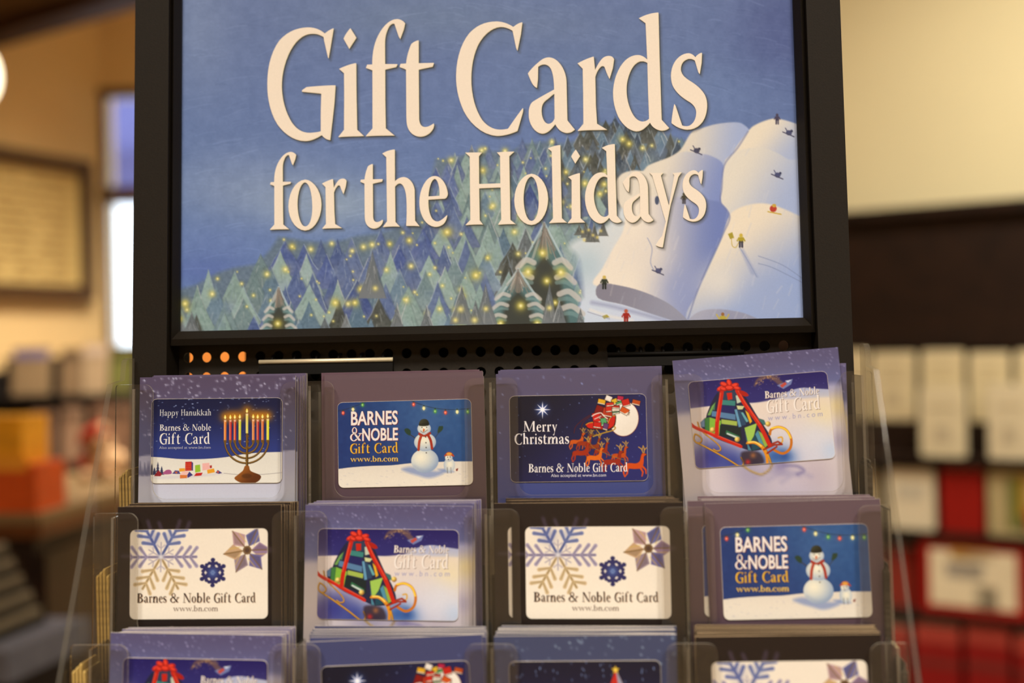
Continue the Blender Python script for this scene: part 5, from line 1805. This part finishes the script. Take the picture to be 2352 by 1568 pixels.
for r in range(3):
    EXT.append([])
    for kind, px, py, tilt, n, drift, label in SLOT[r]:
        x, z = hit(px, py, ROWY[r], ROWZ[r])
        zc = ROWZ[r]
        if r == 0 and kind == 'sled':
            zc = z
        y0 = ROWY[r] + (zc - ROWZ[r]) * TL
        carrier(kind, x, y0, zc if kind == 'sled' and r == 0 else (z * .7 + zc * .3), tilt, label, 'gift cards at the front of the pockets', True)
        under = (' below the candelabra card' if px < 800 else ' below the moon card') if r == 1 and kind == 'flakes' else ''
        tw = .085 * math.sin(math.radians(abs(tilt)))
        ext = [x - BOARD_W / 2 - tw, x + BOARD_W / 2 + tw]
        EXT[r].append(ext)
        for k in range(1, n):
            f = k / max(1, n - 1)
            ox = drift * f + R.uniform(-.0009, .0009)
            zz = ROWZ[r] + (.0028, .0012, .0016)[r] * f + R.uniform(-.0005, .0005)
            peek = False
            if r == 1 and px > 1300 and k == 1:      # the second card shows at the left of the front one
                ox, peek = (-.0105 if kind == 'flakes' else -.0105), True
            ext[0], ext[1] = min(ext[0], x + ox - BOARD_W / 2 - .0006), max(ext[1], x + ox + BOARD_W / 2 + .0006)
            carrier(kind, x + ox, y0 + .0023 + .0015 * (k - 1) + (.0008 if k > 1 else 0), zz, R.uniform(-.4, .4) if not peek else 0,
                    (f'{NEXT[kind]} card peeking out beside the front one of the {ROWN[r]} tier' if peek else f'{NEXT[kind]} card filed behind the front one of the {ROWN[r]} tier{under}'),
                    f'{NEXT[kind]} cards stacked in the {ROWN[r]} tier{under}', peek or k == 1)

# ------------------------------------------------------------------ clear acrylic rack of pockets
rack = empty('card_rack', (0, DY, 0), YAW)
tag(rack, 'clear acrylic tiered rack holding the gift cards in pockets', 'card rack')
XL, XR = -.252, .2237
COLX = [-.187 + .1170 * k for k in range(4)]
CUTW = .083


def arc(cx, cz, r, a0, a1, n=6):
    return [(cx + r * math.cos(math.radians(a0 + (a1 - a0) * k / n)), cz + r * math.sin(math.radians(a0 + (a1 - a0) * k / n))) for k in range(n + 1)]


CUTS = [[(503, 1), (920, 1), (1344, 1), (1773, 1)], [(476, 1), (912, 1), (1356, 1), (1805, 1)], [(462, 1), (905, 1), (1360, 1), (1822, 1)]]
for r in range(3):
    zc, y0 = ROWZ[r], ROWY[r]
    top, low, ub = zc + .0385, zc - .083, zc - .0345
    pts = [(XL, low), (XR, low)]
    pts += arc(XR - .002, top - .002, .002, 0, 90, 3)
    for px, _ in CUTS[r][::-1]:
        xc = hit(px, 784 + (CAM_Z - zc) / .7 * FPX, y0, zc)[0]
        a, b_ = xc - CUTW / 2, xc + CUTW / 2
        pts += arc(b_ + .006, top - .006, .006, 90, 180)
        pts += [(q[0], q[1]) for q in arc(b_ - .008, ub + .008, .008, 0, -90)]
        pts += arc(a + .008, ub + .008, .008, -90, -180)
        pts += arc(a - .006, top - .006, .006, 0, 90)
    pts += arc(XL + .002, top - .002, .002, 90, 180, 3)
    m = MB()
    m.prism(pts, y0 - .0054, y0 - .0040, 0, 1)
    m.mapped(lambda v: Vector((v.x, v.y + (v.z - zc) * TL, v.z))).obj('pocket_front', [CLEAR, CLEAR_EDGE], rack)
    for x in [min(-.2408, EXT[r][0][0] - .0015)] + [(EXT[r][k][1] + EXT[r][k + 1][0]) / 2 for k in range(3)] + [max(.2182, EXT[r][3][1] + .0015)]:
        m = MB()
        m.side([(y0 - .004, low), (y0 + BACK[r], low), (y0 + BACK[r], top - .008), (y0 + BACK[r] - .0035, top - .003), (y0 - .004, top - .003)], x - .0008, x + .0008, 0, 1)
        m.mapped(lambda v: Vector((v.x, v.y + (v.z - zc) * TL, v.z))).obj('divider', [CLEAR, CLEAR_EDGE], rack)
    m = MB()
    m.prism([(XL, low), (XR, low), (XR, zc + .01), (XL, zc + .01)], y0 + BACK[r], y0 + BACK[r] + .0015, 0, 1)
    m.mapped(lambda v: Vector((v.x, v.y + (v.z - zc) * TL, v.z))).obj('pocket_back', [CLEAR, CLEAR_EDGE], rack)
    m = MB()
    m.box(XL, XR, y0 - .0062, y0 + BACK[r] + .001, low - .002, low)
    m.mapped(lambda v: Vector((v.x, v.y + (v.z - zc) * TL, v.z))).obj('pocket_floor', CLEAR, rack)
CLEAR_SIDE_EDGE = clear_mat('clear_acrylic_side_edge', (.8, .77, .7), .12, (.42, .39, .33), .12)
for x0, x1 in ((XL - .0035, XL), (XR, XR + .0035)):
    m = MB()
    prof = [(-.0165 + (1.13 - ZS) * TL, 1.13), (-.0165 + (1.444 - ZS) * TL, 1.444)] + [(-.026 - .006 * math.sin(t), 1.438 + .006 * math.cos(t)) for t in (0, .4, .8, 1.2, 1.57)]
    prof += [(-.034, 1.43), (-.053, 1.428), (-.13, 1.262), (-.165, 1.17), (-.165, 1.13)]
    m.side(prof, x0, x1, 0, 1)
    m.obj('side_panel', [CLEAR_SIDE, CLEAR_SIDE_EDGE], rack)
# paper sleeves standing edge-on in the narrow slots at both ends
for r in range(3):
    zt = ROWZ[r] + (-.018, .003, .026)[r]
    for k in range(4):
        for s, x, m_, lab in ((0, -.2495 + .0021 * k, TAN, 'tan'), (1, .2196 + .00085 * k, GREYP, 'grey')):
            m = MB()
            h = zt - (ROWZ[r] - .083) + (.002 * ((k * 7) % 3) - .002)
            t = .0007 if s == 0 else .0003
            m.prism([(-.011, 0), (.011, 0), (.011, h - .001), (.0095, h), (-.0095, h), (-.011, h - .001)], -t, t)
            o = m.obj('paper_sleeve', m_)
            base = Vector((x, ROWY[r] + .012 - .083 * TL, ROWZ[r] - .083))
            o.location = STAND_M @ base
            o.rotation_euler = (0, 0, YAW + math.pi / 2)
            tag(o, f'{lab} paper sleeve standing edge-on at the end of the {ROWN[r]} tier', 'paper sleeve', f'{lab} sleeves at the {ROWN[r]} tier end')

# ------------------------------------------------------------------ bookcase along the cream wall
uR = (Vector((*A[3], 0)) - Vector((*A[2], 0))).normalized()
nR = Vector((uR.y, -uR.x, 0))
if nR.y > 0:
    nR = -nR
PR = Vector((*A[2], 0))
DEP = .34                                       # depth of the bookcase
FRONT = PR + nR * DEP


def right_plane(px, py, off=0.0):
    """(distance along the wall, height) on the plane off metres behind the bookcase front"""
    q = at_plane(px, py, FRONT - nR * off, nR)
    return (q - PR).dot(uR), q.z


def place_r(o, a, off, z):
    o.location = FRONT + uR * a - nR * off + Vector((0, 0, z))
    o.rotation_euler = (0, 0, math.atan2(uR.y, uR.x))


z_top = right_plane(2156, 469, .15)[1]
z_val = right_plane(2156, 798, .18)[1]
SH = [right_plane(2156, y)[1] for y in (1050, 1222, 1408, 1600)]
bc = empty('bookcase')
place_r(bc, 0, 0, 0)
tag(bc, 'dark walnut bookcase below the cream wall', 'bookcase')
L = 4.4


def bpart(nm, x0, x1, y0, y1, z0, z1):
    b = MB()
    b.box(x0, x1, y0, y1, z0, z1)
    b.obj(nm, WOOD, bc)


bpart('back_panel', .3, L, DEP - .02, DEP - .004, 0, z_top)
bpart('valance', .3, L, .18, .2, z_val, z_top - .03)
bpart('cornice', .28, L, .15, DEP - .004, z_top - .03, z_top)
for x in (.3, 2.75, L - .03):
    bpart('side_board', x, x + .03, .201, DEP - .021, 0, z_top - .031)
for z in SH + [.12]:
    bpart('shelf', .331, L - .031, .0, DEP - .021, z - .018, z)
zr = right_plane(2050, 966, .08)[1]
bpart('riser', .34, L - .04, .08, .17, SH[0] + .0, zr)

COVER = {}
def cover(rgb):
    k = 'cover_%d_%d_%d' % rgb
    return mat(k, rgb, .45, .35, vary=.06, scale=14)


def face_book(px0, px1, py0, zbot, off, rgb, label, panel=None, thick=.03, name='boxed_book', cat='book', group='books face-out on the bookcase', tilt=.0):
    a0, a1 = right_plane(px0, 900, off)[0], right_plane(px1, 900, off)[0]
    zt = right_plane((px0 + px1) / 2, py0, off)[1]
    r = empty(name)
    place_r(r, (a0 + a1) / 2, off, zbot)
    tag(r, label, cat, group)
    w, h = (a1 - a0) / 2, zt - zbot
    b = MB()
    b.bevel_box(-w, w, 0, thick, 0, h, .004)
    b.obj('cover', cover(rgb), r)
    b = MB()
    b.box(-w + .006, w - .002, .004, thick - .004, h, h + .0015)
    b.obj('page_block', mat('page_paper', (226, 214, 184), .8, .1), r)
    for q in panel or ():
        x0, x1, z0, z1, c = q
        b = MB()
        b.box(-w + 2 * w * x0, -w + 2 * w * x1, -.0012, .0002, h * z0, h * z1)
        b.obj('cover_panel', cover(c), r)
    return r


WHT = (226, 214, 176)
ln = (176, 160, 124)
gp = 'books face-out on the bookcase'
for i, (a, b_) in enumerate(((1905, 1990), (2004, 2100), (2118, 2212), (2228, 2318), (2334, 2425))):
    face_book(a, b_, 806 + (i % 2) * 4, zr + .0004, .095, (230, 216, 174), 'cream book on the riser along the bookcase top shelf', [(.2, .8, .78, .8, ln), (.25, .75, .62, .64, ln), (.3, .7, .22, .42, (206, 192, 156))])
face_book(2112, 2214, 890, SH[0] + .0004, .015, (232, 220, 182), 'cream book standing in front of the riser on the top bookcase shelf', [(.2, .8, .7, .72, ln), (.3, .7, .2, .45, (206, 194, 162))])
face_book(2268, 2366, 884, SH[0] + .0004, .015, (232, 220, 184), 'cream book standing in front of the riser on the top bookcase shelf', [(.2, .8, .7, .72, ln), (.3, .7, .2, .45, (206, 194, 162))])
face_book(1930, 2010, 1080, SH[1] + .0004, .03, (206, 190, 150), 'beige book half hidden by the rack on the second bookcase shelf')
face_book(2034, 2140, 1078, SH[1] + .0004, .02, (230, 218, 186), 'white book beside the plain red book on the second bookcase shelf', [(.2, .8, .5, .75, (208, 200, 176))])
face_book(2156, 2254, 1076, SH[1] + .0004, .02, (150, 22, 14), 'plain red book on the second bookcase shelf')
face_book(2264, 2380, 1080, SH[1] + .0004, .02, (186, 170, 124), 'white and green patterned book beside the plain red book', [(.4, .62, .1, .9, (112, 118, 56)), (.62, .8, .3, .95, (176, 140, 50)), (.75, .95, .1, .45, (176, 60, 26)), (.66, .8, .05, .3, (84, 96, 40))])
face_book(1960, 2090, 1252, SH[2] + .0004, .03, (140, 40, 26), 'red box half hidden by the rack on the third bookcase shelf')
face_book(2104, 2352, 1246, SH[2] + .0004, .01, (158, 24, 16), 'red gift box with a large white label on the third bookcase shelf',
          [(.1, .9, .12, .88, (234, 220, 184)), (.3, .7, .76, .9, (206, 160, 60)), (.25, .6, .5, .72, (196, 190, 176)), (.52, .72, .1, .42, (96, 84, 70))], .12, 'gift_box', 'gift box')
face_book(2360, 2460, 1264, SH[2] + .0004, .01, (130, 26, 18), 'red box beside the white-labelled gift box')
for a, b_ in ((1975, 2076), (2090, 2192), (2206, 2306), (2318, 2420)):
    face_book(a, b_, 1434 + (24 if a > 2300 else 0), SH[3] + .0004, .01, (136, 20, 18), 'dark red box with a paler band on the fourth bookcase shelf', [(0, 1, .74, 1.0, (164, 62, 50)), (0, 1, .40, .52, (118, 40, 34))], .1, 'gift_box', 'gift box', 'dark red boxes on the fourth bookcase shelf')

# ------------------------------------------------------------------ magazine rack against the end of the tan wall
RD = 3.3
mr = empty('magazine_rack', (at(150, 900, RD).x, RD, 0))
tag(mr, 'black tiered magazine rack in front of the tan wall', 'magazine rack')
cx = mr.location.x
RK = mat('black_rack_board', (26, 20, 16), .6, .2)


def zz(py, d, px=150):
    return at(px, py, d).z


RX0, RX1 = at(-60, 900, RD).x - cx, at(330, 900, RD).x - cx
T1, T2 = zz(908, RD), zz(1064, RD)
for nm, q in (('end_board', (RX0 - .02, RX0, .0, .2, 0, zz(850, RD))), ('end_board', (RX1, RX1 + .02, .0, .2, 0, zz(850, RD))), ('back_board', (RX0, RX1, .2, .215, 0, zz(820, RD))),
              ('ledge', (RX0, RX1, .06, .199, T1 - .03, T1)), ('ledge', (RX0, RX1, 0, .199, T2 - .03, T2)), ('plinth', (RX0, RX1, .02, .199, 0, T2 - .031))):
    b = MB()
    b.box(*q)
    b.obj(nm, RK, mr)


def rack_mag(px0, px1, py0, zb, y, rgb, label, band=None):
    x0, x1 = at(px0, 900, RD + y).x, at(px1, 900, RD + y).x
    zt = zz(py0, RD + y)
    r = empty('magazine', ((x0 + x1) / 2, RD + y, zb))
    tag(r, label, 'magazine', 'magazines on the black tiered rack')
    w, h = (x1 - x0) / 2, zt - zb
    b = MB()
    b.prism([(-w, 0), (w, 0), (w, h), (-w, h)], 0, .008)
    b.mapped(lambda v: Vector((v.x, v.y + v.z * .12, v.z))).obj('cover', cover(rgb), r)
    b = MB()
    z0, z1 = h * .76, h * .94
    b.prism([(-w * .9, z0), (w * .9, z0), (w * .9, z1), (-w * .9, z1)], -.001, .001)
    b.mapped(lambda v: Vector((v.x, v.y + v.z * .12, v.z))).obj('masthead', cover(band or tuple(int(v * .75) for v in rgb)), r)


rack_mag(26, 112, 796, T1 + .0004, .09, (156, 130, 96), 'tan magazine with a violet masthead on the upper rack ledge', (126, 116, 150))
rack_mag(138, 184, 800, T1 + .0004, .09, (140, 114, 84), 'narrow brown magazine on the upper rack ledge')
rack_mag(188, 246, 790, T1 + .0004, .09, (176, 150, 116), 'pale tan magazine on the upper rack ledge', (196, 172, 150))
rack_mag(252, 305, 806, T1 + .0004, .09, (112, 112, 56), 'olive green magazine on the upper rack ledge')
rack_mag(66, 118, 944, T2 + .0004, .03, (146, 112, 90), 'brown magazine on the lower rack ledge')
rack_mag(136, 184, 936, T2 + .0004, .03, (164, 128, 100), 'rosy tan magazine on the lower rack ledge')
rack_mag(206, 300, 932, T2 + .0004, .03, (150, 110, 84), 'wide reddish tan magazine on the lower rack ledge')

# ------------------------------------------------------------------ sales counter with a few goods; its end runs away from the viewer
CT = 1.12
co = empty('sales_counter', (-.965, 2.30, 0), math.radians(-6.5))
tag(co, 'brown sales counter with a pale top', 'counter')
MC = Matrix.Translation(co.location) @ Matrix.Rotation(math.radians(-6.5), 4, 'Z')
PALE = mat('pale_counter_laminate', (122, 98, 64), .5, .25, vary=.06, scale=10)
MIDW = mat('counter_oak_band', (92, 50, 20), .4, .3, vary=.25, scale=14)
CDW = mat('counter_door_walnut', (40, 22, 11), .4, .35, vary=.3, scale=12)
for nm, q, m_ in (('counter_top', (-.8, 0, 0, .72, CT - .02, CT), PALE), ('edge_band', (-.8, -.002, .002, .72, CT - .05, CT - .0202), MIDW), ('body', (-.8, -.03, .03, .72, .08, CT - .0502), WOOD), ('plinth', (-.77, -.06, .06, .70, 0, .08), WOOD)):
    b = MB()
    b.box(*q)
    b.obj(nm, m_, co)
for k in range(2):                                # panelled end
    y = .05 + k * .34
    b = MB()
    b.box(-.03, -.018, y, y + .3, .14, CT - .09)
    b.obj('end_panel', CDW, co)
for k in range(2):
    x = -.78 + k * .38
    b = MB()
    b.bevel_box(x, x + .35, .014, .0302, .12, CT - .09, .006)
    d = b.obj('door', CDW, co)
    h = MB()
    h.tube([(x + .32, .006, CT - .2), (x + .32, .006, CT - .3)], .005)
    h.obj('handle', FRM, d, True)

# orange carton
r = empty('display_carton', MC @ Vector((-.2, .012, CT + .0003)), math.radians(-6.5))
tag(r, 'orange and yellow display carton on the counter', 'carton')
w, h = .185, .196
b = MB()
b.box(-w, w, 0, .12, 0, h * .5)
b.obj('carton_tray', mat('red_orange_card', (196, 76, 20), .5, .3, vary=.16, scale=30), r)
b = MB()
b.box(-w + .004, w - .035, .01, .115, h * .5, h)
b.obj('carton_header', mat('yellow_orange_card', (226, 156, 30), .5, .3, vary=.18, scale=30), r)
b = MB()
b.box(-w, w - .02, -.001, 0, h * .44, h * .58)
b.obj('carton_lip', mat('amber_card', (228, 150, 44), .5, .3), r)
b = MB()
b.blob((.06, .0098, h * .76), .03, .0012, h * .1)
b.obj('carton_badge', mat('green_badge', (150, 140, 50), .5, .3), r, True)

# plush figure
p = at(240, 1098, 2.88)
r = empty('plush_toy', (p.x, 2.88, CT + .0003))
tag(r, 'cream and red plush figure sitting on the counter', 'plush toy')
CRM = mat('cream_plush', (206, 168, 128), .95, .05, vary=.12, scale=120, bump=.5)
RDP = mat('red_plush', (176, 58, 42), .95, .05, vary=.15, scale=120, bump=.5)
K = 1.15
def pb(nm, m_, fn):
    b = MB()
    fn(b)
    b.mapped(lambda v: v * K).obj(nm, m_, r, True)
pb('body', CRM, lambda b: b.blob((.008, 0, .036), .044, .034, .036))
pb('head', CRM, lambda b: b.blob((-.004, -.004, .082), .027, .025, .024))
pb('cap', RDP, lambda b: b.tube([(-.006, 0, .090), (-.014, 0, .108), (-.036, -.004, .098), (-.046, -.008, .078)], [.027, .022, .016, .010], 14))
pb('pompom', CRM, lambda b: b.blob((-.002, -.004, .114), .012, .012, .01))
for sx in (-1, 1):
    pb('arm', RDP if sx < 0 else CRM, lambda b: b.tube([(sx * .032, -.005, .05), (sx * .052, -.016, .034)], [.014, .013], 12))
    pb('leg', CRM, lambda b: b.tube([(sx * .02, -.02, .0145), (sx * .03, -.05, .0135)], [.0145, .0135], 12))

# ------------------------------------------------------------------ low grey rack beside the counter, its end running away too
LZ = .95
lr = empty('low_display_rack', (-.85, 1.88, 0), math.radians(-12))
tag(lr, 'low rack with a grey-blue metal shelf below the counter', 'display rack')
ML = Matrix.Translation(lr.location) @ Matrix.Rotation(math.radians(-12), 4, 'Z')
GREY = mat('grey_blue_shelf', (92, 92, 100), .5, .3)
for nm, q, m_ in (('shelf', (-.5, 0, 0, .24, LZ - .006, LZ), GREY), ('shelf_lip', (-.5, .004, -.004, 0, LZ - .05, LZ + .004), GREY), ('shelf_lip', (.0, .004, 0, .24, LZ - .05, LZ + .004), GREY), ('lower_shelf', (-.5, -.022, 0, .24, LZ - .26, LZ - .25), GREY),
                  ('foot', (-.5, -.48, 0, .24, 0, LZ - .2605), RK), ('foot', (-.022, -.002, 0, .24, 0, LZ - .0065), RK)):
    b = MB()
    b.box(*q)
    b.obj(nm, m_, lr)
for k in range(10):                               # stepped stack of magazines
    b = MB()
    hwid = .085 - .0066 * k
    b.bevel_box(-hwid, hwid, -.075, .075, 0, .0145, .002)
    o = b.obj('magazine', cover((104, 92, 72) if k % 2 else (34, 29, 22)))
    o.location = ML @ Vector((-.145 - .002 * k, .12, LZ + .0003 + .0147 * k))
    o.rotation_euler = (0, 0, math.radians(-12 + 2 * (k % 3)))
    tag(o, 'magazine lying in the stepped stack on the grey-blue shelf', 'magazine', 'stepped stack of magazines on the low rack')
b = MB()
b.bevel_box(-.16, .16, 0, .15, 0, .17, .004)
o = b.obj('red_box', cover((150, 30, 20)))
o.location = ML @ Vector((-.2, .02, LZ - .2497))
o.rotation_euler = (0, 0, math.radians(-12))
tag(o, 'dark red box under the grey-blue shelf', 'box')
